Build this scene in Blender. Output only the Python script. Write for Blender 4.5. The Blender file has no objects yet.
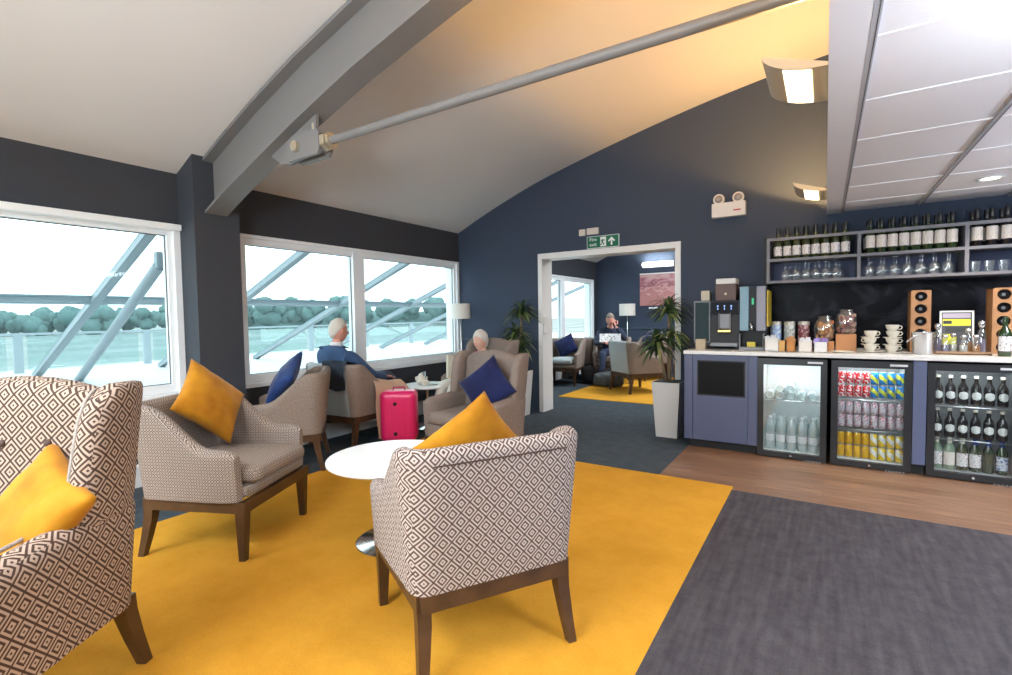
import bpy, bmesh, math, random
from mathutils import Vector, Matrix, noise
random.seed(7)
PI = math.pi
scene = bpy.context.scene
COL = scene.collection
ORD = ['first','second','third','fourth','fifth','sixth','seventh','eighth','ninth','tenth','eleventh','twelfth']

# ------------------------------------------------------------------ materials
MATS = {}
def _new(name):
    m = bpy.data.materials.new(name); m.use_nodes = True
    nt = m.node_tree; b = nt.nodes['Principled BSDF']
    MATS[name] = m
    return m, nt, b
def rgba(c): return (c[0], c[1], c[2], 1)
def mat(name, col, rough=.5, metal=0, spec=.5, emit=None, es=1, bump=None, var=None, coat=0, alpha=1, sheen=0):
    if name in MATS: return MATS[name]
    m, nt, b = _new(name)
    b.inputs['Base Color'].default_value = rgba(col)
    b.inputs['Roughness'].default_value = rough
    b.inputs['Metallic'].default_value = metal
    b.inputs['Specular IOR Level'].default_value = spec
    b.inputs['Coat Weight'].default_value = coat
    b.inputs['Sheen Weight'].default_value = sheen
    if emit:
        b.inputs['Emission Color'].default_value = rgba(emit); b.inputs['Emission Strength'].default_value = es
    N, L = nt.nodes, nt.links
    if bump or var:
        tc = N.new('ShaderNodeTexCoord')
    if var:      # (scale, other colour)
        n = N.new('ShaderNodeTexNoise'); n.inputs['Scale'].default_value = var[0]; n.inputs['Detail'].default_value = 4
        L.new(tc.outputs['Object'], n.inputs['Vector'])
        r = N.new('ShaderNodeValToRGB'); r.color_ramp.elements[0].position = .35; r.color_ramp.elements[1].position = .68
        r.color_ramp.elements[0].color = rgba(var[1]); r.color_ramp.elements[1].color = rgba(col)
        L.new(n.outputs['Fac'], r.inputs['Fac']); L.new(r.outputs['Color'], b.inputs['Base Color'])
    if bump:     # (scale, strength)
        n = N.new('ShaderNodeTexNoise'); n.inputs['Scale'].default_value = bump[0]; n.inputs['Detail'].default_value = 3
        L.new(tc.outputs['Object'], n.inputs['Vector'])
        bp = N.new('ShaderNodeBump'); bp.inputs['Strength'].default_value = bump[1]; bp.inputs['Distance'].default_value = .01
        L.new(n.outputs['Fac'], bp.inputs['Height']); L.new(bp.outputs['Normal'], b.inputs['Normal'])
    return m
def glass(name, tint=(.9,.97,.98), gloss=.07, rough=.02, body=0, bodycol=(.8,.85,.85)):
    m = bpy.data.materials.new(name); m.use_nodes = True; nt = m.node_tree; nt.nodes.clear()
    N, L = nt.nodes, nt.links
    o = N.new('ShaderNodeOutputMaterial'); t = N.new('ShaderNodeBsdfTransparent'); t.inputs[0].default_value = rgba(tint)
    g = N.new('ShaderNodeBsdfGlossy'); g.inputs['Roughness'].default_value = rough
    mx = N.new('ShaderNodeMixShader'); mx.inputs[0].default_value = gloss
    L.new(t.outputs[0], mx.inputs[1]); L.new(g.outputs[0], mx.inputs[2])
    last = mx
    if body:
        d = N.new('ShaderNodeBsdfDiffuse'); d.inputs[0].default_value = rgba(bodycol)
        m2 = N.new('ShaderNodeMixShader'); m2.inputs[0].default_value = body
        L.new(mx.outputs[0], m2.inputs[1]); L.new(d.outputs[0], m2.inputs[2]); last = m2
    L.new(last.outputs[0], o.inputs[0]); MATS[name] = m
    return m
def M_(N, L, op, a, b=None, c=None):
    n = N.new('ShaderNodeMath'); n.operation = op
    for i, v in enumerate((a, b, c)):
        if v is None: continue
        if isinstance(v, (int, float)): n.inputs[i].default_value = v
        else: L.new(v, n.inputs[i])
    return n.outputs[0]
def diamond(name, light, dark, px, pz, rings=3, duty=.5):
    m, nt, b = _new(name); N, L = nt.nodes, nt.links
    b.inputs['Roughness'].default_value = .9; b.inputs['Specular IOR Level'].default_value = .15
    uv = N.new('ShaderNodeUVMap'); s = N.new('ShaderNodeSeparateXYZ'); L.new(uv.outputs[0], s.inputs[0])
    def axis(o, p):
        f = M_(N, L, 'FRACT', M_(N, L, 'DIVIDE', o, p)); f = M_(N, L, 'SUBTRACT', f, .5)
        return M_(N, L, 'MULTIPLY', M_(N, L, 'ABSOLUTE', f), 2)
    d = M_(N, L, 'ADD', axis(s.outputs[0], px), axis(s.outputs[1], pz))
    d = M_(N, L, 'MINIMUM', d, M_(N, L, 'SUBTRACT', 2, d))
    r = M_(N, L, 'FRACT', M_(N, L, 'ADD', M_(N, L, 'MULTIPLY', d, rings), .5)); r = M_(N, L, 'ABSOLUTE', M_(N, L, 'SUBTRACT', r, .5))
    k = N.new('ShaderNodeMapRange'); k.interpolation_type = 'SMOOTHSTEP'
    k.inputs['From Min'].default_value = duty+.06; k.inputs['From Max'].default_value = duty-.06
    L.new(r, k.inputs['Value'])
    n = N.new('ShaderNodeTexNoise'); n.inputs['Scale'].default_value = 900; L.new(uv.outputs[0], n.inputs['Vector'])
    f = M_(N, L, 'ADD', k.outputs[0], M_(N, L, 'MULTIPLY', M_(N, L, 'SUBTRACT', n.outputs['Fac'], .5), .35)); 
    mx = N.new('ShaderNodeMix'); mx.data_type = 'RGBA'; mx.clamp_factor = True
    L.new(f, mx.inputs[0]); mx.inputs[6].default_value = rgba(light); mx.inputs[7].default_value = rgba(dark)
    L.new(mx.outputs[2], b.inputs['Base Color'])
    bp = N.new('ShaderNodeBump'); bp.inputs['Strength'].default_value = .3; bp.inputs['Distance'].default_value = .002
    L.new(f, bp.inputs['Height']); L.new(bp.outputs[0], b.inputs['Normal'])
    return m

wall_paint = mat('slate_blue_paint', (.044,.060,.096), .7, spec=.25, bump=(60,.05)); wall_grey = mat('charcoal_paint', (.044,.049,.060), .7, spec=.25, bump=(60,.05))
ceil_white = mat('ceiling_paint', (.66,.645,.635), .85, spec=.2, bump=(50,.04))
tile_white = mat('ceiling_tile', (.86,.86,.9), .85, spec=.2, bump=(150,.15))
grid_grey = mat('ceiling_grid', (.42,.43,.47), .5)
grid_white = mat('ceiling_grid_white', (.85,.85,.88), .6)
upvc = mat('white_frame', (.87,.90,.92), .4)
skirt = mat('white_skirting', (.75,.74,.72), .4)
door_white = mat('door_gloss_white', (.8,.78,.76), .35)
steel_grey = mat('steel_paint_grey', (.165,.16,.158), .45, bump=(40,.05))
zinc = mat('zinc_plated', (.62,.55,.42), .35, .8)
walnut = mat('walnut_leg', (.085,.042,.02), .38, var=(9,(.05,.024,.012)), bump=(90,.1))
fab_big = diamond('diamond_weave_large', (.47,.41,.375), (.085,.052,.045), .064, .068, 2, .24)
fab_wing = diamond('diamond_weave_wing', (.40,.31,.25), (.06,.035,.026), .064, .070, 2, .25)
fab_fine = diamond('diamond_weave_fine', (.40,.34,.295), (.085,.062,.05), .034, .034, 1.5, .25)
fab_beige = mat('beige_fleck_weave', (.30,.245,.21), .95, spec=.1, var=(140,(.20,.155,.13)), bump=(300,.4))
fab_taupe = mat('taupe_fleck_weave', (.27,.22,.195), .95, spec=.1, var=(140,(.18,.145,.125)), bump=(300,.4))
fab_cool_lit = mat('cool_lit_weave', (.42,.45,.46), .95, spec=.1, var=(120,(.33,.36,.37)), bump=(300,.4))  # cool window light put into this colour for some backs and seats
piping_grey = mat('piping_braid', (.42,.38,.34), .8, var=(400,(.2,.17,.15)))
mustard = mat('mustard_velvet', (.49,.215,.009), .7, spec=.15, sheen=.12, var=(7,(.34,.13,.004)), bump=(14,.35))
navy_v = mat('navy_velvet', (.008,.014,.075), .7, spec=.15, sheen=.15, var=(8,(.005,.008,.045)), bump=(14,.3))
blue_v = mat('blue_velvet', (.01,.04,.16), .7, spec=.15, sheen=.2, var=(8,(.006,.02,.09)), bump=(14,.3))
laminate = mat('white_laminate', (.86,.86,.86), .25)
chrome = mat('chrome', (.75,.76,.78), .18, 1)
steel = mat('brushed_steel', (.6,.61,.62), .3, 1)
black_pl = mat('black_plastic', (.012,.012,.014), .5, spec=.3)
black_matt = mat('black_matt', (.008,.008,.009), .6)
dark_grey = mat('dark_grey', (.04,.04,.043), .6, spec=.25)
cab_blue = mat('cabinet_slate_blue', (.085,.10,.17), .45, spec=.35)
cab_line = mat('cabinet_shadow_gap', (.03,.035,.06), .6)
worktop_m = mat('stone_worktop', (.80,.77,.73), .25, var=(90,(.72,.69,.65)))
shelf_m = mat('shelf_grey_paint', (.16,.155,.175), .5)
shelf_back = mat('shelf_back_blue', (.06,.075,.15), .6)
rubber = mat('rubber', (.02,.02,.02), .8)
win_glass = glass('window_glass', (.93,.975,.98), .01)
clear = glass('clear_glass', (.93,.96,.97), .2, .05, .04, (.85,.87,.9))
fridge_glass = glass('fridge_glass', (.93,.95,.95), .05, .02)
pet = glass('clear_plastic', (.86,.93,.93), .16, .1, .32, (.80,.87,.87))
roof_glass = glass('canopy_glass', (.90,.965,.97), .05)
bal_glass = glass('balustrade_glass', (.86,.93,.93), .06)
def marble():
    m, nt, b = _new('black_marble'); N, L = nt.nodes, nt.links
    b.inputs['Roughness'].default_value = .35; b.inputs['Specular IOR Level'].default_value = .08
    tc = N.new('ShaderNodeTexCoord'); n = N.new('ShaderNodeTexNoise'); n.inputs['Scale'].default_value = 3.5; n.inputs['Detail'].default_value = 8; n.inputs['Distortion'].default_value = 1.5
    L.new(tc.outputs['Object'], n.inputs['Vector'])
    r = N.new('ShaderNodeValToRGB'); e = r.color_ramp.elements; e[0].position = .5; e[0].color = (.004,.004,.006,1); e[1].position = .72; e[1].color = (.03,.03,.04,1)
    L.new(n.outputs['Fac'], r.inputs['Fac']); L.new(r.outputs['Color'], b.inputs['Base Color']); return m
marble_m = marble()
def carpet(name, c1, c2, sc, stripes=0, fine=500, bs=.5):
    m, nt, b = _new(name); N, L = nt.nodes, nt.links
    b.inputs['Roughness'].default_value = .97; b.inputs['Specular IOR Level'].default_value = .08
    tc = N.new('ShaderNodeTexCoord')
    n = N.new('ShaderNodeTexNoise'); n.inputs['Scale'].default_value = sc; n.inputs['Detail'].default_value = 6; n.inputs['Roughness'].default_value = .65
    L.new(tc.outputs['Object'], n.inputs['Vector'])
    n2 = N.new('ShaderNodeTexNoise'); n2.inputs['Scale'].default_value = fine; n2.inputs['Detail'].default_value = 2
    mp = N.new('ShaderNodeMapping'); L.new(tc.outputs['Object'], mp.inputs[0]); L.new(mp.outputs[0], n2.inputs['Vector'])
    f = M_(N, L, 'ADD', M_(N, L, 'MULTIPLY', n.outputs['Fac'], .6), M_(N, L, 'MULTIPLY', n2.outputs['Fac'], .4))
    if stripes:
        mp.inputs['Scale'].default_value = (1,.35,1)
        n3 = N.new('ShaderNodeTexNoise'); n3.inputs['Scale'].default_value = 1; n3.inputs['Detail'].default_value = 2
        m3 = N.new('ShaderNodeMapping'); m3.inputs['Scale'].default_value = (stripes, 3, 1); L.new(tc.outputs['Object'], m3.inputs[0]); L.new(m3.outputs[0], n3.inputs['Vector'])
        f = M_(N, L, 'ADD', M_(N, L, 'MULTIPLY', f, .6), M_(N, L, 'MULTIPLY', n3.outputs['Fac'], .4))
    r = N.new('ShaderNodeValToRGB'); e = r.color_ramp.elements; e[0].position = .38; e[0].color = rgba(c2); e[1].position = .62; e[1].color = rgba(c1)
    L.new(f, r.inputs['Fac']); L.new(r.outputs['Color'], b.inputs['Base Color'])
    bp = N.new('ShaderNodeBump'); bp.inputs['Strength'].default_value = bs; bp.inputs['Distance'].default_value = .004
    L.new(n2.outputs['Fac'], bp.inputs['Height']); L.new(bp.outputs[0], b.inputs['Normal'])
    return m
yellow_c = carpet('mustard_carpet', (.63,.31,.035), (.52,.24,.02), 3.2, fine=260, bs=.4)
dark_c = carpet('slate_carpet', (.070,.085,.098), (.042,.053,.064), 9, fine=220)
char_c = carpet('charcoal_carpet', (.074,.066,.070), (.040,.036,.040), 14, stripes=30, fine=210)
def wood_floor():
    m, nt, b = _new('oak_planks'); N, L = nt.nodes, nt.links
    b.inputs['Roughness'].default_value = .45
    tc = N.new('ShaderNodeTexCoord'); br = N.new('ShaderNodeTexBrick')
    br.offset = .37; br.inputs['Scale'].default_value = 1; br.inputs['Brick Width'].default_value = 1.1; br.inputs['Row Height'].default_value = .14
    br.inputs['Mortar Size'].default_value = .0012; br.inputs['Color1'].default_value = (.19,.098,.052,1); br.inputs['Color2'].default_value = (.27,.15,.085,1); br.inputs['Mortar'].default_value = (.12,.06,.035,1)
    L.new(tc.outputs['Object'], br.inputs['Vector'])
    mp = N.new('ShaderNodeMapping'); mp.inputs['Scale'].default_value = (2.2,26,1); L.new(tc.outputs['Object'], mp.inputs[0])
    n = N.new('ShaderNodeTexNoise'); n.inputs['Scale'].default_value = 1.6; n.inputs['Detail'].default_value = 7; n.inputs['Roughness'].default_value = .7; L.new(mp.outputs[0], n.inputs['Vector'])
    r = N.new('ShaderNodeValToRGB'); e = r.color_ramp.elements; e[0].position = .35; e[0].color = (.55,.5,.47,1); e[1].position = .66; e[1].color = (1.15,1.12,1.1,1)
    L.new(n.outputs['Fac'], r.inputs['Fac'])
    mx = N.new('ShaderNodeMix'); mx.data_type = 'RGBA'; mx.blend_type = 'MULTIPLY'; mx.inputs[0].default_value = 1
    L.new(br.outputs['Color'], mx.inputs[6]); L.new(r.outputs['Color'], mx.inputs[7]); L.new(mx.outputs[2], b.inputs['Base Color'])
    return m
oak_m = wood_floor()
timber = mat('rack_timber', (.40,.20,.085), .45, var=(12,(.32,.15,.06)))

# ------------------------------------------------------------------ mesh builder
class MB:
    def __init__(s): s.bm = bmesh.new(); s.mi = 0
    def _mark(s, before):
        for f in s.bm.faces:
            if f.index < 0 or f.index >= before: f.material_index = s.mi
    def grid(s, rows, closed_u=False, closed_v=False, flip=False):
        V = [[s.bm.verts.new(p) for p in r] for r in rows]
        nu, nv = len(V), len(V[0])
        for i in range(nu if closed_u else nu-1):
            for j in range(nv if closed_v else nv-1):
                q = [V[i][j], V[(i+1)%nu][j], V[(i+1)%nu][(j+1)%nv], V[i][(j+1)%nv]]
                if flip: q.reverse()
                try: f = s.bm.faces.new(q); f.material_index = s.mi
                except ValueError: pass
        return V
    def cap(s, vs):
        try: f = s.bm.faces.new(vs); f.material_index = s.mi; return f
        except ValueError: return None
    def box(s, x0, x1, y0, y1, z0, z1, M=None, bev=0, seg=2):
        c = [(x0,y0,z0),(x1,y0,z0),(x1,y1,z0),(x0,y1,z0),(x0,y0,z1),(x1,y0,z1),(x1,y1,z1),(x0,y1,z1)]
        v = [s.bm.verts.new((M @ Vector(p)) if M else p) for p in c]
        fs = []
        for q in ((0,3,2,1),(4,5,6,7),(0,1,5,4),(1,2,6,5),(2,3,7,6),(3,0,4,7)):
            f = s.bm.faces.new([v[i] for i in q]); f.material_index = s.mi; fs.append(f)
        if bev:
            es = list({e for f in fs for e in f.edges})
            r = bmesh.ops.bevel(s.bm, geom=es, offset=bev, segments=seg, affect='EDGES', profile=.6)
            for f in r['faces']: f.material_index = s.mi
        return s
    def taper(s, a, b, wa, wb, da=None, db=None, M=None):
        """a square bar from point a (width wa x da) to point b (wb x db), ends level"""
        da = da or wa; db = db or wb; vs = []
        for p, w, d in ((a, wa, da), (b, wb, db)):
            for sx, sy in ((-1,-1),(1,-1),(1,1),(-1,1)):
                q = Vector((p[0]+sx*w/2, p[1]+sy*d/2, p[2])); vs.append(s.bm.verts.new((M @ q) if M else q))
        for q in ((0,3,2,1),(4,5,6,7),(0,1,5,4),(1,2,6,5),(2,3,7,6),(3,0,4,7)):
            f = s.bm.faces.new([vs[i] for i in q]); f.material_index = s.mi
        return s
    def lathe(s, prof, n=20, M=None, axis=(0,0,0), mats=None, cap=True):
        rings = []
        for (r, z) in prof:
            ring = []
            for k in range(n):
                a = 2*PI*k/n; p = Vector((axis[0]+r*math.cos(a), axis[1]+r*math.sin(a), axis[2]+z))
                ring.append(s.bm.verts.new((M @ p) if M else p))
            rings.append(ring)
        for i in range(len(rings)-1):
            if mats: s.mi = mats[i]
            for k in range(n):
                f = s.bm.faces.new([rings[i][k], rings[i][(k+1)%n], rings[i+1][(k+1)%n], rings[i+1][k]]); f.material_index = s.mi
        if cap:
            if prof[0][0] > 1e-5: s.cap(list(reversed(rings[0])))
            if prof[-1][0] > 1e-5: s.cap(rings[-1])
        return s
    def tube(s, pts, r, n=8, closed=False):
        pts = [Vector(p) for p in pts]; rs = r if isinstance(r, (list, tuple)) else [r]*len(pts)
        rows = []; up = None
        for i, p in enumerate(pts):
            a = pts[i-1] if (i or closed) else p; b = pts[(i+1) % len(pts)] if (i < len(pts)-1 or closed) else p
            t = (b-a).normalized()
            if up is None:
                up = Vector((0,0,1)) if abs(t.z) < .9 else Vector((1,0,0))
            u = t.cross(up).normalized(); w = u.cross(t).normalized(); up = w
            rows.append([p + (u*math.cos(2*PI*k/n) + w*math.sin(2*PI*k/n))*rs[i] for k in range(n)])
        V = s.grid(rows, closed_u=closed, closed_v=True)
        if not closed: s.cap(V[0]); s.cap(list(reversed(V[-1])))
        return s
    def prism(s, poly, z0, z1, M=None):
        a = [s.bm.verts.new((M @ Vector((x,y,z0))) if M else (x,y,z0)) for x, y in poly]
        b = [s.bm.verts.new((M @ Vector((x,y,z1))) if M else (x,y,z1)) for x, y in poly]
        s.cap(list(reversed(a))); s.cap(b); n = len(a)
        for i in range(n): s.cap([a[i], a[(i+1)%n], b[(i+1)%n], b[i]])
        return s
    def soft(s, cx, cy, z0, z1, wx, wy, r, n=10, bulge=.0, M=None, taper=0):
        """rounded, slightly crowned upholstery block"""
        hx, hy, hz = wx/2, wy/2, (z1-z0)/2; cz = (z0+z1)/2; r = min(r, hx, hy, hz)
        def coord(t, h):   # concentrate grid lines in the rounded rim
            return math.copysign(min(1, abs(t))**.6*h, t)
        ts = [-1 + 2*i/n for i in range(n+1)]
        cache = {}
        def vert(x, y, z):
            k = (round(x,5), round(y,5), round(z,5))
            if k in cache: return cache[k]
            p = Vector((x,y,z)); q = Vector((max(-hx+r,min(hx-r,x)), max(-hy+r,min(hy-r,y)), max(-hz+r,min(hz-r,z))))
            d = p-q
            if d.length > 1e-9: p = q + d.normalized()*r
            u, v = p.x/hx, p.y/hy
            if p.z > 0: p.z += bulge*max(0,1-u*u)*max(0,1-v*v)
            p.x *= 1 + taper*v
            p = Vector((p.x+cx, p.y+cy, p.z+cz))
            cache[k] = s.bm.verts.new((M @ p) if M else p); return cache[k]
        for ax in range(3):
            for sg in (-1, 1):
                for i in range(n):
                    for j in range(n):
                        cs = []
                        for (a, b) in ((i,j),(i+1,j),(i+1,j+1),(i,j+1)):
                            A, B = ts[a], ts[b]
                            if ax == 0: c = (sg*hx, coord(A,hy), coord(B,hz))
                            elif ax == 1: c = (coord(B,hx), sg*hy, coord(A,hz))
                            else: c = (coord(A,hx), coord(B,hy), sg*hz)
                            cs.append(vert(*c))
                        if sg < 0: cs.reverse()
                        if len(set(cs)) == 4: s.cap(cs)
        return s
    def build(s, name, mats, parent=None, smooth=None, sub=0, loc=None, mtx=None):
        bm = s.bm
        if smooth is not None and len(bm.verts) < 60000: bmesh.ops.remove_doubles(bm, verts=bm.verts, dist=1e-6)
        bmesh.ops.recalc_face_normals(bm, faces=bm.faces)
        uv = bm.loops.layers.uv.new('UVMap')
        for f in bm.faces:
            n = f.normal; ax = max(range(3), key=lambda i: abs(n[i])); 
            if ax == 2 and abs(n[2]) < .8: ax = 0 if abs(n[0]) > abs(n[1]) else 1
            for l in f.loops:
                c = l.vert.co
                l[uv].uv = (c.y, c.z) if ax == 0 else (c.x, c.z) if ax == 1 else (c.x, c.y)
        me = bpy.data.meshes.new(name); bm.to_mesh(me); bm.free()
        for m in (mats if isinstance(mats, (list, tuple)) else [mats]): me.materials.append(m)
        if smooth is not None:
            if smooth is True: me.polygons.foreach_set('use_smooth', [True]*len(me.polygons))
            else:
                me.polygons.foreach_set('use_smooth', [True]*len(me.polygons)); me.set_sharp_from_angle(angle=math.radians(smooth))
        o = bpy.data.objects.new(name, me); COL.objects.link(o)
        if parent: o.parent = parent
        if mtx: o.matrix_world = mtx
        if loc: o.location = loc
        if sub:
            md = o.modifiers.new('sub', 'SUBSURF'); md.levels = md.render_levels = sub
        return o

def tag(o, label, cat=None, group=None):
    o['label'] = label
    if cat: o['category'] = cat
    if group: o['group'] = group
    return o
def thing(name, label, cat, loc=(0,0,0), rz=0, group=None):
    o = bpy.data.objects.new(name, None); COL.objects.link(o); o.empty_display_size = .1
    o.location = loc; o.rotation_euler = (0,0,rz)
    return tag(o, label, cat, group)
def struct(o): o['kind'] = 'structure'; return o
def dup(root, loc=None, label=None, rz=None, group=None):
    def cp(o, par):
        c = o.copy(); COL.objects.link(c); c.parent = par
        for ch in [x for x in o.children]: cp(ch, c)
        return c
    r = cp(root, None)
    if loc is not None: r.location = loc
    if rz is not None: r.rotation_euler = (0,0,rz)
    if label: r['label'] = label
    if group: r['group'] = group
    return r
def bx(name, mats, x0, x1, y0, y1, z0, z1, parent=None, bev=0):
    return MB().box(x0,x1,y0,y1,z0,z1,bev=bev).build(name, mats, parent)

# ------------------------------------------------------------------ camera
f_px = 496.106; yaw, pit, rol = math.radians(32.76068), math.radians(-2.52646), math.radians(-.85947)
fw = Vector((-math.sin(yaw)*math.cos(pit), math.cos(yaw)*math.cos(pit), math.sin(pit)))
ri = Vector((math.cos(yaw), math.sin(yaw), 0)); up = ri.cross(fw)
r2 = math.cos(rol)*ri + math.sin(rol)*up; u2 = -math.sin(rol)*ri + math.cos(rol)*up
cam = bpy.data.cameras.new('camera'); co = bpy.data.objects.new('camera', cam); COL.objects.link(co)
co.matrix_world = Matrix(((r2.x,u2.x,-fw.x,0),(r2.y,u2.y,-fw.y,0),(r2.z,u2.z,-fw.z,1.3),(0,0,0,1)))
cam.sensor_width = 36; cam.lens = f_px/1012*36; cam.clip_start = .02; cam.clip_end = 1000
scene.camera = co

# ------------------------------------------------------------------ room shell
XL, YB, YF, YN, XR, H2 = -4.562, 5.83, 11.09, -3.2, 3.4, 2.24
PROF = [(-4.562,2.52),(-4.16,2.70),(-3.7,2.885),(-3.18,3.07),(-2.6,3.235),(-2.34,3.305),(-1.73,3.455),(-1.16,3.58),(-.56,3.69),(0,3.775)]
def vault_z(x):
    # smooth (Catmull-Rom) through the measured profile
    P = PROF
    if x <= P[0][0]: return P[0][1] + (x-P[0][0])*.45
    for i in range(len(P)-1):
        if x <= P[i+1][0]:
            p0 = P[max(i-1,0)]; p1 = P[i]; p2 = P[i+1]; p3 = P[min(i+2,len(P)-1)]
            t = (x-p1[0])/(p2[0]-p1[0])
            m1 = (p2[1]-p0[1])/(p2[0]-p0[0]); m2 = (p3[1]-p1[1])/(p3[0]-p1[0]); h = p2[0]-p1[0]
            return (2*t**3-3*t*t+1)*p1[1] + (t**3-2*t*t+t)*h*m1 + (-2*t**3+3*t*t)*p2[1] + (t**3-t*t)*h*m2
    return P[-1][1]
xs = [XL-.3 + i*(-XL+.3+.12)/48 for i in range(49)]
b = MB(); b.grid([[(x, y, vault_z(x)+dz) for x, dz in [(x,0) for x in xs]] for y in (YN-.2, YB+.1)], flip=True)
b.grid([[(x, y, vault_z(x)+.12) for x in xs] for y in (YN-.2, YB+.1)])
struct(b.build('ceiling', ceil_white, smooth=True))
struct(bx('floor', dark_c, XL-.15, XR+.2, YN-.2, YF+.2, -.12, 0))
struct(bx('floor', oak_m, -1.11, XR, 3.885, YB, 0, .004))
struct(bx('floor', char_c, -.56, XR, YN, 3.885, 0, .005))
tag(bx('carpet', yellow_c, -3.6, -.56, YN+.1, 3.965, 0, .006, bev=0), 'large mustard yellow carpet under the front armchairs and round table', 'carpet')
tag(bx('carpet', yellow_c, -3.56, -.9, 7.03, 10.2, 0, .006), 'mustard yellow carpet in the far room through the doorway', 'carpet')

def wall_with_windows(name, y0, y1, holes, ztop=2.56, z0=0, x0=XL-.22, x1=XL):
    b = MB(); ys = sorted({y0, y1, *[v for h in holes for v in h[:2]]})
    for a, c in zip(ys, ys[1:]):
        h = [h for h in holes if h[0] <= a+1e-6 and h[1] >= c-1e-6]
        if h: b.box(x0,x1,a,c,z0,h[0][2]); b.box(x0,x1,a,c,h[0][3],ztop)
        else: b.box(x0,x1,a,c,z0,ztop)
    return struct(b.build(name, wall_grey))
W1 = (-1.4, 2.03, .70, 2.075); W2 = (2.55, 5.79, .70, 2.075); W3 = (6.7, 10.86, .70, 2.08)
wall_with_windows('wall_left', YN, YB+.1, [W1, W2])
wall_with_windows('wall_left', YB+.101, YF+.1, [W3])
struct(bx('wall_left', wall_grey, XL, -4.3, 2.051, 2.42, 0, 2.68))   # pier carrying the beam
# back wall with gable, door opening X -3.161..-1.435, z<2.05
DX0, DX1, DZ, WT = -3.17, -1.43, 2.05, .24
def gable(name, y0, y1, door=None, xr=XR, mats=wall_paint):
    b = MB()
    cols = [XL-.2] + [XL + i*(-XL)/40 for i in range(41)]
    if door: cols = sorted(cols + [door[0], door[1]])
    for a, c in zip(cols, cols[1:]):
        zb = 0
        if door and a >= door[0]-1e-6 and c <= door[1]+1e-6: zb = door[2]
        v = [b.bm.verts.new(p) for p in ((a,y0,zb),(c,y0,zb),(c,y1,zb),(a,y1,zb),(a,y0,vault_z(a)+.05),(c,y0,vault_z(c)+.05),(c,y1,vault_z(c)+.05),(a,y1,vault_z(a)+.05))]
        for q in ((0,3,2,1),(4,5,6,7),(0,1,5,4),(1,2,6,5),(2,3,7,6),(3,0,4,7)): b.cap([v[i] for i in q])
    b.box(0, xr, y0, y1, 0, 3.83)
    return struct(b.build(name, mats))
gable('wall_back', YB, YB+WT, (DX0, DX1, DZ))
gable('wall_far', YF, YF+.2)
struct(bx('wall_right', wall_paint, XR, XR+.2, YN, YF+.2, 0, 2.6))
b = MB(); b.box(XL-.2,-3.4,YN-.2,YN,0,3.9); b.box(-.4,XR+.2,YN-.2,YN,0,3.9); b.box(-3.4,-.4,YN-.2,YN,0,.75); b.box(-3.4,-.4,YN-.2,YN,2.25,3.9); struct(b.build('wall_front', wall_paint))
b = MB(); b.box(-3.4,-.4,YN-.14,YN-.06,.75,.82); b.box(-3.4,-.4,YN-.14,YN-.06,2.18,2.25); b.box(-3.4,-3.33,YN-.14,YN-.06,.82,2.18); b.box(-.47,-.4,YN-.14,YN-.06,.82,2.18); b.box(-1.94,-1.86,YN-.14,YN-.06,.82,2.18)
fr4 = struct(b.build('added_window', upvc)); b = MB(); b.box(-3.33,-.47,YN-.102,YN-.098,.82,2.18); b.build('pane', win_glass, fr4)  # added window, unseen, made to go with the fill lamp outside it
# door lining and architraves
b = MB(); b.box(DX0,DX0+.012,YB-.02,YB+WT+.02,0,DZ); b.box(DX1-.012,DX1,YB-.02,YB+WT+.02,0,DZ); b.box(DX0,DX1,YB-.02,YB+WT+.02,DZ-.012,DZ)
for yy in (YB-.018, YB+WT):
    b.box(DX0-.05,DX0+.004,yy,yy+.018,0,DZ-.004); b.box(DX1-.004,DX1+.05,yy,yy+.018,0,DZ-.004); b.box(DX0-.05,DX1+.05,yy,yy+.018,DZ-.004,DZ+.06)
struct(b.build('door_1', door_white))
# far room ceiling
b = MB(); b.grid([[(x, y, vault_z(x)) for x in xs] for y in (YB+WT, YF+.1)], flip=True); b.grid([[(x, y, vault_z(x)+.1) for x in xs] for y in (YB+WT, YF+.1)])
struct(b.build('ceiling', ceil_white, smooth=True))
# dado rail on back wall
struct(bx('trim_1', mat('rail_slate',(.03,.06,.085),.4), XL, DX0-.05, YB-.02, YB, .95, .975, bev=.004))
struct(bx('trim_2', MATS['rail_slate'], XL, -1.0, YF-.02, YF, .95, .975, bev=.004))
# boxed skirting along the window wall
struct(bx('baseboard_left', skirt, XL, XL+.07, YN, 2.03, 0, .17, bev=.006))
struct(bx('baseboard_left', skirt, XL, XL+.07, 2.42, YB, 0, .17, bev=.006))
struct(bx('baseboard_left', skirt, XL, XL+.07, YB+WT, YF, 0, .17, bev=.006))

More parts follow.
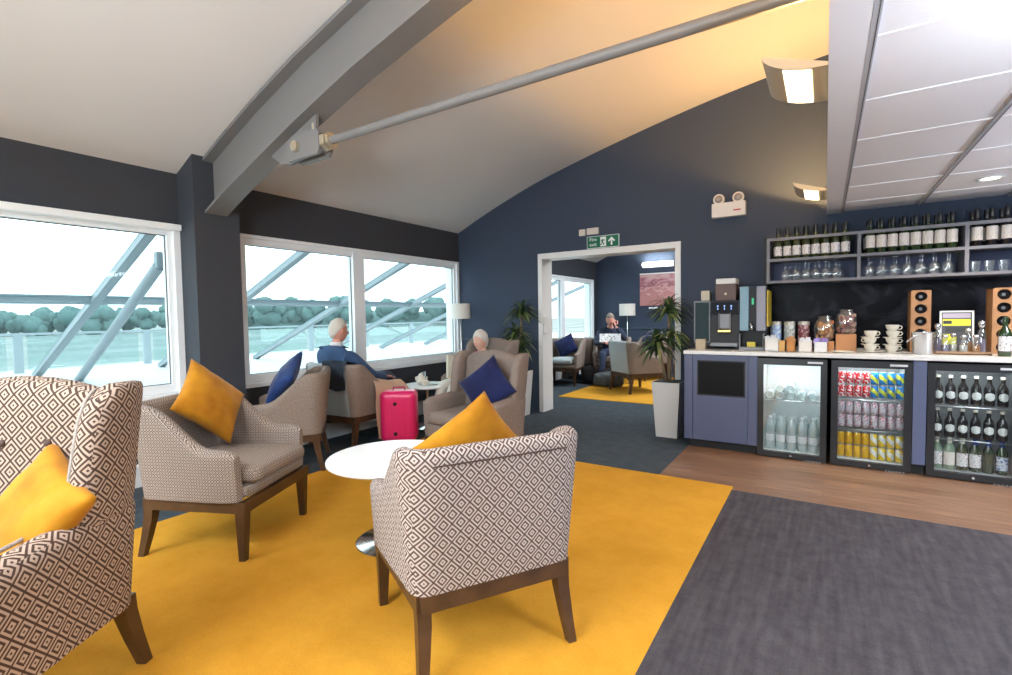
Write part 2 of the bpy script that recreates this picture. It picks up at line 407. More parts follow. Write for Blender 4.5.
# windows
def window(name, W, mulls, blind=None):
    y0, y1, z0, z1 = W; xg = XL-.05
    b = MB(); fwid = .07
    b.box(xg-.04,xg+.04,y0,y1,z0,z0+fwid); b.box(xg-.04,xg+.04,y0,y1,z1-fwid,z1)
    b.box(xg-.04,xg+.04,y0,y0+fwid,z0+fwid,z1-fwid); b.box(xg-.04,xg+.04,y1-fwid,y1,z0+fwid,z1-fwid)
    for m, w in mulls: b.box(xg-.045,xg+.055,m-w/2,m+w/2,z0+.001,z1-.001)
    fr = struct(b.build(name, upvc))
    b = MB(); b.box(XL-.01,XL+.035,y0-.03,y1+.02,z0-.045,z0,bev=.006); b.build('window_sill', upvc, fr)
    b = MB(); b.box(XL-.01,XL+.02,y0-.02,y1+.02,z1-.012,z1+.02); b.box(XL-.01,XL+.02,y1-.03,y1+.02,z0,z1-.012); b.box(XL-.01,XL+.02,y0-.02,y0+.03,z0,z1-.012); e_ = XL-.215; f_ = xg-.041; b.box(e_,f_,y1-.006,y1-.001,z0,z1); b.box(e_,f_,y0+.001,y0+.006,z0,z1); b.box(e_,f_,y0+.01,y1-.01,z1-.006,z1-.001); b.box(e_,f_,y0+.01,y1-.01,z0+.001,z0+.006); b.build('window_lining', upvc, fr)
    b = MB(); b.box(xg-.004,xg+.004,y0+.05,y1-.05,z0+.05,z1-.05); b.build('pane', win_glass, fr)
    # dark gaskets round each light
    g = MB(); edges = [y0+fwid] + [v for m, w in mulls for v in (m-w/2, m+w/2)] + [y1-fwid]
    for a, c in zip(edges[::2], edges[1::2]):
        for bb in ((a,a+.008,z0+fwid,z1-fwid),(c-.008,c,z0+fwid,z1-fwid),(a,c,z0+fwid,z0+fwid+.008),(a,c,z1-fwid-.008,z1-fwid)):
            g.box(xg+.004,xg+.012,*bb)
    g.build('gasket', mat('gasket',(.12,.13,.14),.6), fr)
    if blind:
        bb = MB(); bb.box(XL-.02,XL+.075,y0-.03,y1+.01,z1-.035,z1+.015,bev=.006); bb.build('blind_cassette', upvc, fr)
    return fr
window('window_1', W1, [(-.1,.11)], True)
window('window_2', W2, [(3.95,.16)])
window('window_3', W3, [(9.3,.16)])

# suspended ceiling over the counter: margin strip, tiles, grid; bulkhead above it
b = MB(); b.box(0,.116,YN,YB,H2,H2+.02); struct(b.build('ceiling', mat('margin_plaster',(.78,.79,.84),.7)))
b = MB()
b.box(.116,XR,YN,YB,H2+.012,H2+.03)
struct(b.build('ceiling', tile_white))
g = MB(); g.mi = 0
for i in range(6):
    x = .128 + i*.58; g.box(x-.012,x+.012,YN,YB,H2-.001,H2+.014); g.mi = 1; g.box(x+.004,x+.006,YN,YB,H2-.002,H2); g.mi = 0
struct(g.build('trim_3', [grid_grey, dark_grey]))
g = MB()
y = 5.33
while y > YN: g.box(.14,XR,y-.008,y+.008,H2+.006,H2+.016); y -= .6275
struct(g.build('trim_4', grid_white))
struct(bx('wall_bulkhead', ceil_white, 0, .1, YN, YB, H2+.02, 3.9))

# ------------------------------------------------------------------ steel beam and tie rod
root = thing('steel_beam', 'grey curved steel roof beam rising from the dark pier', 'beam', (0,2.225,0))
BOT = [(-4.32,2.17),(-4.0,2.31),(-3.6,2.462),(-3.07,2.655),(-2.5,2.845),(-2.13,2.945),(-1.8,3.035),(-1.2,3.175),(-.6,3.29),(.0,3.375)]
def strip(b, w, f0, f1):
    rows = []
    for x, z in BOT: rows.append([(x,-w,f0(x,z)),(x,w,f0(x,z)),(x,w,f1(x,z)),(x,-w,f1(x,z))])
    V = b.grid(rows, closed_v=True); b.cap(V[0]); b.cap(list(reversed(V[-1])))
b = MB(); strip(b, .09, lambda x,z: z, lambda x,z: z+.022); b.build('bottom_flange', steel_grey, root, smooth=30)
b = MB(); strip(b, .009, lambda x,z: z+.02, lambda x,z: vault_z(x)-.02); b.build('web', steel_grey, root, smooth=30)
b = MB(); strip(b, .09, lambda x,z: vault_z(x)-.035, lambda x,z: vault_z(x)-.008); b.build('top_flange', steel_grey, root, smooth=30)
root = thing('tie_rod', 'grey round tie rod crossing under the roof, clamped to the beam', 'rod', (-2.86,2.225,2.493))
b = MB(); b.tube([(.06,0,0),(2.86,0,.0)], .027, 16); b.build('rod', steel_grey, root, smooth=40)
b = MB(); b.prism([(-.62,.015),(-.50,-.06),(-.38,-.085),(-.10,-.05),(-.08,.205)],-.012,.012,M=Matrix.Rotation(PI/2,4,'X')); o = b.build('gusset_plate', steel_grey, root)
b = MB()
for s in (-1, 1):
    b.prism([(-.34,-.085),(-.02,-.085),(.0,-.05),(.0,.05),(-.02,.08),(-.30,.08),(-.36,.03),(-.37,-.03)], s*.045-.014, s*.045+.014, M=Matrix.Rotation(PI/2,4,'X'))
b.box(-.06,.0,-.055,.055,-.06,.06, bev=.01)
b.build('fork_clevis', steel_grey, root, smooth=30)
b = MB(); b.tube([(-.24,-.085,0),(-.24,.085,0)], .036, 18); b.build('pin', zinc, root, smooth=40)
b = MB(); b.lathe([(.062,0),(.062,.04)], 6, M=Matrix.Translation((0,0,0)) @ Matrix.Rotation(PI/2,4,'Y')); b.lathe([(.05,.045),(.05,.07)], 6, M=Matrix.Rotation(PI/2,4,'Y')); b.build('lock_nut', zinc, root)
b = MB(); b.tube([(-.12,0,.06),(-.12,0,.15)], .016, 10); b.build('bolt', zinc, root, smooth=40)

# ------------------------------------------------------------------ upholstered chairs
def shell(b, path, th, heights, z0, lean, flare_front=True):
    """upright upholstered wall along a plan path with rolled top; lean = outward offset at full height per sample"""
    n = len(path); rows = []
    for i, (x, y) in enumerate(path):
        a = path[max(i-1,0)]; c = path[min(i+1,n-1)]
        t = Vector((c[0]-a[0], c[1]-a[1])).normalized(); nrm = Vector((t.y, -t.x))   # outward for a path running clockwise seen from above
        h = heights[i]; w = th[i]; L = lean[i]; sec = []
        def pt(off, z):
            k = (z-z0)/(.84-z0)
            return (x+nrm.x*(off+L*k), y+nrm.y*(off+L*k), z)
        r = w/2
        for z in [z0 + (h-r-z0)*k/5 for k in range(6)]: sec.append(pt(r, z))
        for k in range(1,8): sec.append(pt(r*math.cos(PI*k/8), h-r+r*math.sin(PI*k/8)))
        for z in [h-r - (h-r-z0)*k/5 for k in range(6)]: sec.append(pt(-r, z))
        rows.append(sec)
    V = b.grid(rows, closed_v=True, flip=True)
    b.cap(V[0]); b.cap(list(reversed(V[-1])))
def u_path(wf, wr, yf, yr, rc, n_side=14, n_c=6, n_back=10):
    """plan path: front-left -> rear-left -> rear-right -> front-right, with a side parameter (0 front .. 1 rear) for each sample"""
    P = []; S = []
    for i in range(n_side):
        t = i/(n_side-1); y = yf + (yr+rc-yf)*t; P.append((-(wf+(wr-wf)*t), y)); S.append(t)
    for i in range(1, n_c):
        a = PI/2*i/n_c; P.append((-(wr-rc)-rc*math.cos(a), yr+rc-rc*math.sin(a))); S.append(1+.1*i/n_c)
    for i in range(n_back):
        t = i/(n_back-1); P.append((-(wr-rc)+2*(wr-rc)*t, yr)); S.append(1.2)
    for p, s in list(zip(P, S))[:n_side+n_c-1][::-1]: P.append((-p[0], p[1])); S.append(s)
    return P, S
def sm(t): t = max(0,min(1,t)); return t*t*(3-2*t)
def legs(root, fx, fy, rx, ry, ztop, splay=.05, w=.055):
    for sx in (-1,1):
        b = MB(); b.taper((sx*fx, fy, 0), (sx*(fx-.005), fy, ztop), .034, w, .034, w); b.build('leg', walnut, root)
        b = MB(); pts = [(sx*(rx+.018), ry-splay, 0), (sx*(rx+.008), ry-splay*.52, ztop*.4), (sx*rx, ry-splay*.12, ztop*.78), (sx*rx, ry, ztop)]; ws = [.034,.042,.05,.052]
        for k in range(3): b.taper(pts[k], pts[k+1], ws[k], ws[k+1])
        b.build('leg', walnut, root)
def tub_chair(label, x, y, rz, fab, z=.006, backfab=None, seatfab=None, group='tub armchairs', seam=False, hb=.845, ha=.60, sc=1):
    root = thing('armchair', label, 'chair', (x,y,z), rz, group)
    legs(root, .31, .28, .285, -.27, .27)
    b = MB()
    b.box(-.335,.335,.285,.315,.262,.325); b.box(-.30,.30,-.31,-.28,.262,.325)
    for s in (-1,1):
        M = Matrix.Translation((s*.312,0,0)) @ Matrix.Rotation(-s*.042,4,'Z'); b.box(-.0125,.0125,-.295,.31,.262,.325,M=M)
    b.build('seat_rail', walnut, root)
    P, S = u_path(.315, .29, .275, -.275, .032)
    th = []; hs = []; ln = []
    for i, s in enumerate(S):
        k = sm((s-.30)/.72); h = ha + .015*s + (hb-ha-.015)*k
        e = min(i, len(S)-1-i)
        th.append([.05,.075,.088][e] if e < 3 else .09 - .015*k)
        h -= [.03,.008,.0][e] if e < 3 else 0
        if s >= 1.2: h += .012*math.sin(PI*(i-len(S)/2+5)/10) if 0 else 0
        hs.append(h); ln.append(.03 + .03*max(0,(s-.8))/.4)
    b = MB(); shell(b, P, th, hs, .325, ln)
    if backfab:
        b.bm.faces.ensure_lookup_table(); b.bm.normal_update()
        for f in b.bm.faces:
            c = f.calc_center_median()
            if c.y < -.28 and abs(c.x) < .262: f.material_index = 1
    b.build('shell', [fab, backfab or fab], root, smooth=50)
    b = MB(); b.soft(0,.02,.325,.40,.60,.575,.03,n=6); b.build('seat_base', fab, root, smooth=60)
    b = MB(); b.soft(0,.045,.395,.49,.53,.60,.045,n=10,bulge=.02,taper=.02); b.build('seat_cushion', seatfab or fab, root, smooth=True)
    if seam:
        def bp(x, z): k = (z-.325)/(.84-.325); return (x, -.275-.037-.003-.06*k, z)
        b = MB(); b.tube([bp(-.262+.524*i/8, hb-.052) for i in range(9)], .0028, 6); b.build('piping', MATS['button_brown'], root, smooth=True)
    return root
def wing_chair(label, x, y, rz, fab, z=.006, group='wing armchairs', seatfab=None, pip=None, buttons=False):
    root = thing('wing_armchair', label, 'chair', (x,y,z), rz, group)
    legs(root, .31, .29, .29, -.29, .27, .06, .06)
    P, S = u_path(.33, .315, .285, -.25, .05)
    th = []; hs = []
    for i, s in enumerate(S):
        e = min(i, len(S)-1-i); th.append([.06,.09,.105][e] if e < 3 else .11 if s < .6 else .10); hs.append((.61 + .03*min(s,1)) - ([.03,.008,0][e] if e < 3 else 0))
    b = MB(); shell(b, P, th, hs, .27, [.045]*len(S)); b.build('arms', fab, root, smooth=50)
    # backrest: crowned panel leaning back
    M = Matrix.Translation((0,-.215,.40)) @ Matrix.Rotation(.11,4,'X')
    rows = []; n = 16
    def backsec(t):   # t -1..1 across
        top = .575 + .06*math.cos(t*PI/2)**.8
        return top
    b = MB(); fr = []; bk = []
    for i in range(n+1):
        t = -1+2*i/n; x_ = t*.30; tp = backsec(t); c = []; r = .05
        cr = .02*(1-t*t)
        for k in range(9): c.append(M @ Vector((x_, r+cr, -.12+(tp-r+.12)*k/8)))
        for k in range(1,8): c.append(M @ Vector((x_, (r+cr)*math.cos(PI*k/8) if k < 4 else r*math.cos(PI*k/8), tp-r+r*math.sin(PI*k/8))))
        for k in range(9): c.append(M @ Vector((x_, -r, tp-r-(tp-r+.12)*k/8)))
        rows.append(c)
    V = b.grid(rows, closed_v=True); b.cap(V[0]); b.cap(list(reversed(V[-1])))
    b.build('backrest', fab, root, smooth=50)
    if buttons:
        for bxx, bz in ((-.15,.42),(0,.42),(.15,.42),(-.08,.27),(.08,.27)):
            b = MB(); b.lathe([(.0,.008),(.01,.006),(.013,0),(.012,-.006)], 12, M=M @ Matrix.Translation((bxx,.05+.02*(1-(bxx/.3)**2),bz)) @ Matrix.Rotation(-PI/2,4,'X')); b.build('button', mat('button_brown',(.06,.03,.022),.7), root, smooth=True)
    for s in (-1,1):
        # wing: curved side panel from the back forward, rolled front edge
        b = MB(); rows = []
        zs = [0,.1,.2,.29,.36,.41,.44,.455]
        for q, zz in enumerate(zs):
            kk = zz/.455; depth = .13*(1-.3*kk**3); depth = depth if zz < .40 else depth*(1-(zz-.40)/.055*.45)
            y0 = -.27 - .11*kk*.5; y1 = y0 + .05 + depth
            xo = s*(.352+.012*kk); row = []
            w = .045 if zz < .43 else .036 if zz < .45 else .022
            for k in range(13):
                a = PI*k/12 - PI/2
                row.append((xo + s*.03*0 + w*(-s)*0 + w*math.sin(a)*1.0, y1 + w*math.cos(a), .56+zz))
            row = [(xo-w, y0, .56+zz)] + row + [(xo+w, y0, .56+zz)]
            rows.append(row)
        V = b.grid(rows, closed_v=True); b.cap(V[0]); b.cap(V[-1])
        b.build('wing', fab, root, smooth=50, sub=1)
        if pip:
            pts = []
            for zz in (.04,.12,.2,.29,.36,.41,.44):
                kk = zz/.455; depth = .13*(1-.3*kk**3); depth = depth if zz < .40 else depth*(1-(zz-.40)/.055*.45)
                pts.append((s*(.352+.012*kk)-s*.028, -.27-.055*kk+.05+depth+.034, .56+zz))
            b = MB(); b.tube(pts, .006, 8); b.build('piping', pip, root, smooth=True)
            b = MB(); b.tube([(s*.335,.325,.42),(s*.335,.325,.52),(s*.318,.31,.578),(s*.295,.27,.594),(s*.286,.15,.602),(s*.278,.0,.610),(s*.274,-.08,.616)], .006, 8); b.build('piping', pip, root, smooth=True)
    b = MB(); b.soft(0,.03,.27,.40,.58,.60,.03,n=6); b.build('seat_base', fab, root, smooth=60)
    b = MB(); b.soft(0,.06,.39,.50,.53,.60,.05,n=10,bulge=.02); b.build('seat_cushion', seatfab or fab, root, smooth=True)
    return root
def cushion(label, c, normal, upv, size=.42, th=.16, m=None, spin=0, group='scatter cushions', crease=0):
    n = 18; rnd = random.Random(hash(label) % 1000 if 0 else len(label))
    nz = Vector(normal).normalized(); u = Vector(upv); u = (u - nz*u.dot(nz)).normalized(); rr = u.cross(nz)
    R = Matrix((( rr.x,u.x,nz.x),(rr.y,u.y,nz.y),(rr.z,u.z,nz.z))).to_4x4() @ Matrix.Rotation(spin,4,'Z')
    b = MB()
    for sg in (1,-1):
        rows = []
        for i in range(n+1):
            row = []
            for j in range(n+1):
                a = -1+2*i/n; d = -1+2*j/n
                a = math.copysign(abs(a)**.8, a); d = math.copysign(abs(d)**.8, d)
                x = size/2*a*(1-.09*(1-d*d)); y = size/2*d*(1-.09*(1-a*a))
                z = th/2*max(0,(1-a*a)*(1-d*d))**.42
                z += .008*noise.noise(Vector((x*14+len(label), y*14, sg*3)))*min(1,z*30)
                if crease: z -= crease*math.exp(-((x*.5+y*.9)/.02)**2)*min(1,z*20)
                row.append((x,y,sg*z))
            rows.append(row)
        b.grid(rows, flip=(sg<0))
    o = b.build('cushion', m, smooth=True)
    o.matrix_world = Matrix.Translation(c) @ R
    return tag(o, label, 'cushion', group)
def ang(fx, fy): return math.atan2(-fx, fy)

mat('button_brown',(.06,.03,.022),.7)
A = wing_chair('large wing armchair in diamond weave at the left front, with buttoned back', -2.265, .30, ang(.50,-.866), fab_wing, pip=piping_grey, buttons=True)
A.scale = (1.07,1.07,1.07)
tub_chair('patterned tub armchair facing right between the wing armchair and table', -3.005, 1.579, ang(.895,.447), fab_fine)
tub_chair('patterned tub armchair seen from behind at the front of the room', -1.268, 1.652, ang(-.855,.52), fab_big, seam=True)
tub_chair('beige tub armchair by the window with a blue cushion', -4.02, 2.62, ang(-.66,-.75), fab_beige, z=.0)
tub_chair('beige tub armchair with cool-lit back that the man in a blazer sits in', -4.19, 3.52, ang(-.08,.996), fab_beige, z=0, backfab=fab_cool_lit)
F = wing_chair('taupe wing armchair with a navy cushion beyond the round table', -2.57, 3.48, ang(-.10,-.995), fab_taupe)
F.scale = (.97,.97,.955)
wing_chair('grey wing armchair by the far window corner holding the white-haired woman', -3.48, 4.80, ang(-.25,-.97), fab_taupe, z=0, seatfab=fab_cool_lit)
tub_chair('beige tub armchair with cool-lit back alone on the far yellow carpet', -2.66, 8.16, ang(.62,.785), fab_beige, backfab=fab_cool_lit, group='tub armchairs in the far room')
tub_chair('far-room armchair with a navy cushion beside the far windows', -4.14, 8.42, ang(.12,-.99), fab_beige, z=0, seatfab=fab_cool_lit, group='tub armchairs in the far room')
tub_chair('far-room armchair back to back with the cushioned one by the windows', -4.14, 9.34, ang(.12,.99), fab_beige, z=0, group='tub armchairs in the far room')
tub_chair('far-room armchair under the reading man with a newspaper', -3.42, 9.06, ang(.35,-.94), fab_beige, group='tub armchairs in the far room')
tub_chair('far-room armchair with a navy cushion near the floor lamp', -2.98, 9.75, ang(-.55,-.83), fab_beige, group='tub armchairs in the far room')
tub_chair('rearmost armchair in the far room, partly behind the tall plant', -2.06, 9.95, ang(-.2,-.98), fab_beige, group='tub armchairs in the far room')

cushion('mustard velvet cushion in the large wing armchair at left', (-2.115,.485,.675), (.158,-.862,.482), (-.445,.373,.814), .385, .15, mustard, spin=PI/4, crease=.012)
cushion('mustard velvet cushion on the tub armchair facing right', (-3.182,1.569,.80), (.827,.339,.449), (-.424,-.149,.893), .42, .15, mustard, spin=PI/4)
cushion('mustard velvet cushion in the armchair seen from behind', (-1.335,1.775,.70), (-.774,.535,.339), (.333,-.112,.936), .42, .14, mustard, spin=PI/4)
cushion('blue velvet cushion on the beige armchair by the window', (-4.03,2.62,.77), (-.35,-.72,.55), (.1,.5,.8), .42, .15, blue_v, spin=PI/4)
cushion('navy velvet cushion standing on its corner in the taupe wing armchair', (-2.44,3.47,.69), (.10,-.93,.34), (0,0,1), .42, .15, navy_v, spin=PI/4-.08)
cushion('navy cushion on the far-room armchair beside the far windows', (-4.18,8.62,.70), (.1,-.9,.3), (0,0,1), .40, .14, navy_v, spin=.5)
cushion('navy cushion on the far-room armchair near the floor lamp', (-2.92,9.86,.76), (-.5,-.8,.3), (0,0,1), .40, .14, navy_v, spin=.6)

# ------------------------------------------------------------------ tables
def pedestal(label, x, y, top, r, z=.006):
    root = thing('round_table', label, 'table', (x,y,z))
    b = MB(); b.lathe([(r-.012,top-.022),(r,top-.012),(r,top-.003),(r-.003,top)], 56); b.build('tabletop', laminate, root, smooth=30)
    b = MB(); b.lathe([(r-.02,top-.024),(r-.012,top-.0215)], 56); b.build('edge_band', mat('table_edge',(.12,.1,.09),.5), root)
    b = MB(); b.lathe([(.03,.02),(.03,top-.03),(.12,top-.024)], 24); b.build('column', chrome, root, smooth=40)
    b = MB(); b.lathe([(.225,0),(.225,.006),(.215,.011),(.05,.02),(.032,.035)], 48); b.build('base', chrome, root, smooth=40)
    return root
pedestal('round white pedestal table on the yellow carpet between the armchairs', -2.09, 2.03, .494, .375)
pedestal('small round table with papers and cups between the man and woman', -3.95, 4.40, .50, .29, 0)

# ------------------------------------------------------------------ outside
conc = mat('terrace_white', (.46,.48,.49), .8); frame_pale = mat('pale_blue_steel', (.27,.32,.35), .5); gask = mat('gasket2',(.2,.24,.27),.6)
struct(bx('ground_terrace', conc, -12.6, XL-.22, -4, 22, .2, .42))
root = thing('glazed_canopy', 'sloping glazed canopy of pale rafters outside the windows', 'canopy', (-4.75,0,2.55))
s_ = .35257; Lx = 5.95
def slope_box(b, y0, y1, xa, xb, d0, d1):
    v = []
    for x in (xa, xb):
        for yy in (y0,y1):
            for d in (d0,d1): v.append(b.bm.verts.new((x, yy-.06*x, x*s_+d)))
    for q in ((0,1,3,2),(4,6,7,5),(0,4,5,1),(2,3,7,6),(0,2,6,4),(1,5,7,3)): b.cap([v[i] for i in q])
ry = [-1.4,.42,2.24,4.03,5.9,7.75,9.62,11.5,13.4]
for yy in ry:
    b = MB(); slope_box(b, yy-.05, yy+.05, -Lx, -.1, -.06, .02); o = b.build('rafter', frame_pale, root)
    b = MB(); slope_box(b, yy-.045, yy-.03, -Lx, -.1, .02, .035); b.build('gasket', gask, o)
b = MB(); slope_box(b, ry[0], ry[-1], -2.82, -2.74, -.045, .015); b.build('purlin', frame_pale, root)
b = MB(); slope_box(b, ry[0], ry[-1], -2.72, -2.70, .0, .02); b.build('purlin_gasket', gask, root)
for a, c in zip(ry, ry[1:]):
    b = MB(); slope_box(b, a+.05, c-.05, -Lx, -.1, .0, .008); b.build('glass_panel', roof_glass, root)
root = thing('steel_prop', 'round pale steel prop with a bracket outside the left window', 'prop', (0,0,0))
b = MB(); b.tube([(-9.4,2.76,.44),(-5.62,2.335,1.86)], .055, 16); b.build('tube', frame_pale, root, smooth=40)
b = MB(); b.box(-5.65,-5.57,2.29,2.37,1.82,1.99, bev=.02); b.build('bracket', frame_pale, root)
# glass balustrade at the terrace edge
root = thing('glass_balustrade', 'glass balustrade with posts along the terrace outside', 'balustrade', (-11.8,0,.42))
b = MB(); b.box(-.03,.03,-4,22,.66,.70); b.build('top_rail', frame_pale, root)
yy = -3.2
while yy < 21:
    b = MB(); b.box(-.04,.04,yy-.06,yy+.06,0,.66); b.build('post', frame_pale, root)
    b = MB(); b.box(-.006,.006,yy+.12,yy+1.8,.03,.64); b.build('glass_panel', bal_glass, root); yy += 1.95
# airfield beyond
def field():
    m, nt, b = _new('airfield'); N, L = nt.nodes, nt.links; b.inputs['Roughness'].default_value = 1; b.inputs['Specular IOR Level'].default_value = 0
    tc = N.new('ShaderNodeTexCoord'); mp = N.new('ShaderNodeMapping'); mp.inputs['Scale'].default_value = (.055,.012,1); L.new(tc.outputs['Object'], mp.inputs[0])
    n = N.new('ShaderNodeTexNoise'); n.inputs['Scale'].default_value = 1; n.inputs['Detail'].default_value = 3; L.new(mp.outputs[0], n.inputs['Vector'])
    r = N.new('ShaderNodeValToRGB'); e = r.color_ramp.elements; e[0].position = .42; e[0].color = (.195,.235,.222,1); e[1].position = .56; e[1].color = (.26,.288,.288,1)
    L.new(n.outputs['Fac'], r.inputs['Fac']); L.new(r.outputs['Color'], b.inputs['Base Color']); return m
struct(bx('ground', field(), -700, -12.7, -400, 900, -5.2, -5))
tree_g = mat('hazed_foliage', (.11,.185,.18), .9, spec=.1, var=(.8,(.08,.15,.145)))  # distance haze put into the foliage colour
bark = mat('bark', (.1,.08,.06), .9)
def tree(x, y, h, w, i, label):
    root = thing('tree', label, 'tree', (x,y,-5), group='trees beyond the airfield')
    b = MB(); rnd = random.Random(i)
    for k in range(7):
        cx, cy, cz = rnd.uniform(-.35,.35)*w, rnd.uniform(-.35,.35)*w, h*rnd.uniform(.28,.74); r = w*rnd.uniform(.26,.4)
        rows = []
        for a in range(9):
            th = PI*a/8; row = []
            for c in range(14):
                ph = 2*PI*c/14; d = Vector((math.sin(th)*math.cos(ph), math.sin(th)*math.sin(ph), math.cos(th)))
                row.append(Vector((cx,cy,cz)) + d*r*(1+.35*noise.noise(d*2.4+Vector((i,k,0)))))
            rows.append(row)
        b.grid(rows, closed_v=True)
    b.build('foliage', tree_g, root, smooth=True)
    b = MB(); b.tube([(0,0,0),(0,0,h*.45)], [h*.03,h*.02], 8); b.build('trunk', bark, root)
# direction helper: azimuth of image column
def col_dir(px):
    v = fw + r2*((px-506)/f_px); return Vector((v.x, v.y)).normalized()
px = -20; i = 0
tl = []
while px < 500 and 1:
    if px < 175 or 236 < px < 470:
        d = col_dir(px); D = 320 if px < 175 else 330
        D += (i*37 % 23); h = (12.5 if px < 175 else 20.0) + (i*53 % 17)*.25
        if 20 < px < 35: h *= .7
        tl.append((d.x*D, d.y*D, h, (10 if px < 175 else 13) + (i*29 % 7)*.4, px))
    px += 24; i += 1
for k, (x, y, h, w, p) in enumerate(tl):
    side = 'left' if p < 175 else 'middle'
    nth = k if p < 175 else k - sum(1 for t in tl if t[4] < 175)
    names = ['first','second','third','fourth','fifth','sixth','seventh','eighth','ninth','tenth','eleventh','twelfth','thirteenth','fourteenth','fifteenth','sixteenth','seventeenth']
    tree(x, y, h, w, k, f'distant green tree seen through the {side} window, {names[nth]} from the left')
rows = []
for k in range(41):
    d = col_dir(225+k*6.5); hh = 11 + 3*noise.noise(Vector((k*.35,0,0)))
    rows.append([Vector((d.x*q, d.y*q, -5+z)) for q, z in ((345,-.1),(352,hh*.6),(362,hh),(380,hh*.8),(400,-.1))])
b = MB(); b.grid(rows); struct(b.build('ground_ridge', tree_g, smooth=True))
def car(x, y, rz, colr, label):
    root = thing('car', label, 'car', (x,y,-5), rz, 'parked cars on the airfield')
    b = MB(); b.prism([(-2.1,.35),(2.1,.35),(2.15,.8),(1.2,.95),(.6,1.45),(-1.2,1.5),(-1.9,1.0),(-2.15,.9)], -.85, .85, M=Matrix.Rotation(PI/2,4,'X')); b.build('body', mat('car_%s'%colr[0], colr[1], .3), root)
    for sx in (-1.3,1.3):
        for sy in (-.8,.8):
            b = MB(); b.lathe([(.33,-.1),(.33,.1)], 16, M=Matrix.Translation((sx,sy,.33)) @ Matrix.Rotation(PI/2,4,'X')); b.build('wheel', rubber, root)
for k, (px_, D, colr, nm) in enumerate(((82,48,('white',(.8,.82,.82)),'white car parked outside, nearest seen under the left rafter'),(22,62,('silver',(.5,.55,.58)),'silver car parked outside at the far left of the window'),(128,66,('pale',(.7,.72,.72)),'pale car parked outside beyond the steel prop'),(52,75,('grey',(.3,.34,.37)),'grey car parked far outside behind the white car'))):
    d = col_dir(px_); car(d.x*D, d.y*D, .9+.3*k, colr, nm)

# ------------------------------------------------------------------ wall lights, signs
glow = mat('lamp_glow', (1,.95,.8), .5, emit=(1,.86,.55), es=9)
alu = mat('brushed_champagne', (.62,.52,.38), .45, .3)
frost = mat('frosted_diffuser', (.8,.72,.55), .5, emit=(1,.80,.48), es=.55)
def uplighter(y, label):
    root = thing('wall_light', label, 'light', (0,y,2.30), 0, 'bow-front uplighters on the bulkhead')
    L = .40; n = 12
    def pr(t):  # quarter bow from wall bottom to the front lip
        a = PI/2*t; return (-.245*math.sin(a)**.9 - .0, .10*(1-math.cos(a))**.85)
    def seg(y0, y1, b, off=0):
        P = [pr(k/n) for k in range(n+1)]
        rows = [[(x, yy, z+off) for x, z in P] + [(x+.006, yy, z+.006+off) for x, z in reversed(P)] for yy in (y0,y1)]
        V = b.grid(rows, closed_v=True); b.cap(V[0]); b.cap(list(reversed(V[1])))
    b = MB(); seg(-L/2, L/2, b); b.build('shade', alu, root, smooth=50)
    b = MB(); P = [pr(k/n) for k in (1.6,2.2,2.8,3.4,4,4.7,5.3)]
    rows = [[(x,yy,z-.003) for x, z in P] + [(x,yy,z-.0005) for x, z in reversed(P)] for yy in (-L/2+.012, L/2-.012)]
    V = b.grid(rows, closed_v=True); b.cap(V[0]); b.cap(list(reversed(V[1]))); b.build('diffuser', glow, root, smooth=50)
    for s in (-1,1):
        b = MB(); P = [pr(k/n) for k in range(n+1)] + [(0,.014)]
        v1 = [b.bm.verts.new((x,s*L/2,z)) for x, z in P]; v2 = [b.bm.verts.new((x,s*(L/2+.006),z)) for x, z in P]
        b.cap(v1); b.cap(list(reversed(v2)))
        for k in range(len(P)): b.cap([v1[k], v1[(k+1)%len(P)], v2[(k+1)%len(P)], v2[k]])
        b.build('end_cap', alu, root)
    b = MB(); b.box(-.09,-.04,-.15,.15,.010,.018); b.build('lamp', glow, root)
    l = bpy.data.lights.new('uplight', 'POINT'); l.shadow_soft_size = .02; l.energy = 125; l.color = (1,.55,.19)
    lo = bpy.data.objects.new('uplight', l); COL.objects.link(lo); lo.parent = root; lo.location = (-.065,0,.030)
    return root
uplighter(2.66, 'nearer bow-front uplighter on the bulkhead, large in view')
uplighter(5.16, 'farther bow-front uplighter on the bulkhead near the gable wall')
uplighter(.16, 'added unseen uplighter on the bulkhead overhead'); uplighter(-2.0, 'added unseen uplighter on the bulkhead behind the viewer')  # both added out of view to light the vault

green = mat('sign_green', (.0,.13,.07), .4); wht = mat('sign_white', (.85,.87,.85), .4)
def text(body, size, mtx, m, parent, ext=.001, align='CENTER', name='lettering'):
    c = bpy.data.curves.new(name, 'FONT'); c.body = body; c.size = size; c.extrude = ext; c.align_x = align; c.align_y = 'CENTER'
    c.materials.append(m); t = bpy.data.objects.new(name, c); COL.objects.link(t)
    dg = bpy.context.evaluated_depsgraph_get(); me = bpy.data.meshes.new_from_object(t.evaluated_get(dg)); bpy.data.objects.remove(t)
    o = bpy.data.objects.new(name, me); COL.objects.link(o); o.parent = parent; o.matrix_local = mtx; return o
FACE = Matrix.Rotation(PI/2,4,'X')      # text facing -Y
root = thing('exit_sign', 'green fire exit sign with running figure and arrow above the doorway', 'sign', (-2.31,YB-.012,2.192))
b = MB(); b.box(-.208,.208,0,.012,-.075,.075); b.build('sign_board', wht, root)
b = MB(); b.box(-.202,.202,-.002,.0,-.069,.069); b.build('green_face', green, root)
text('Fire\nexit', .062, Matrix.Translation((-.125,-.004,.002)) @ FACE, wht, root)
b = MB(); b.box(-.03,.045,-.004,-.0015,-.058,.058); b.build('pictogram_panel', wht, root)
b = MB()
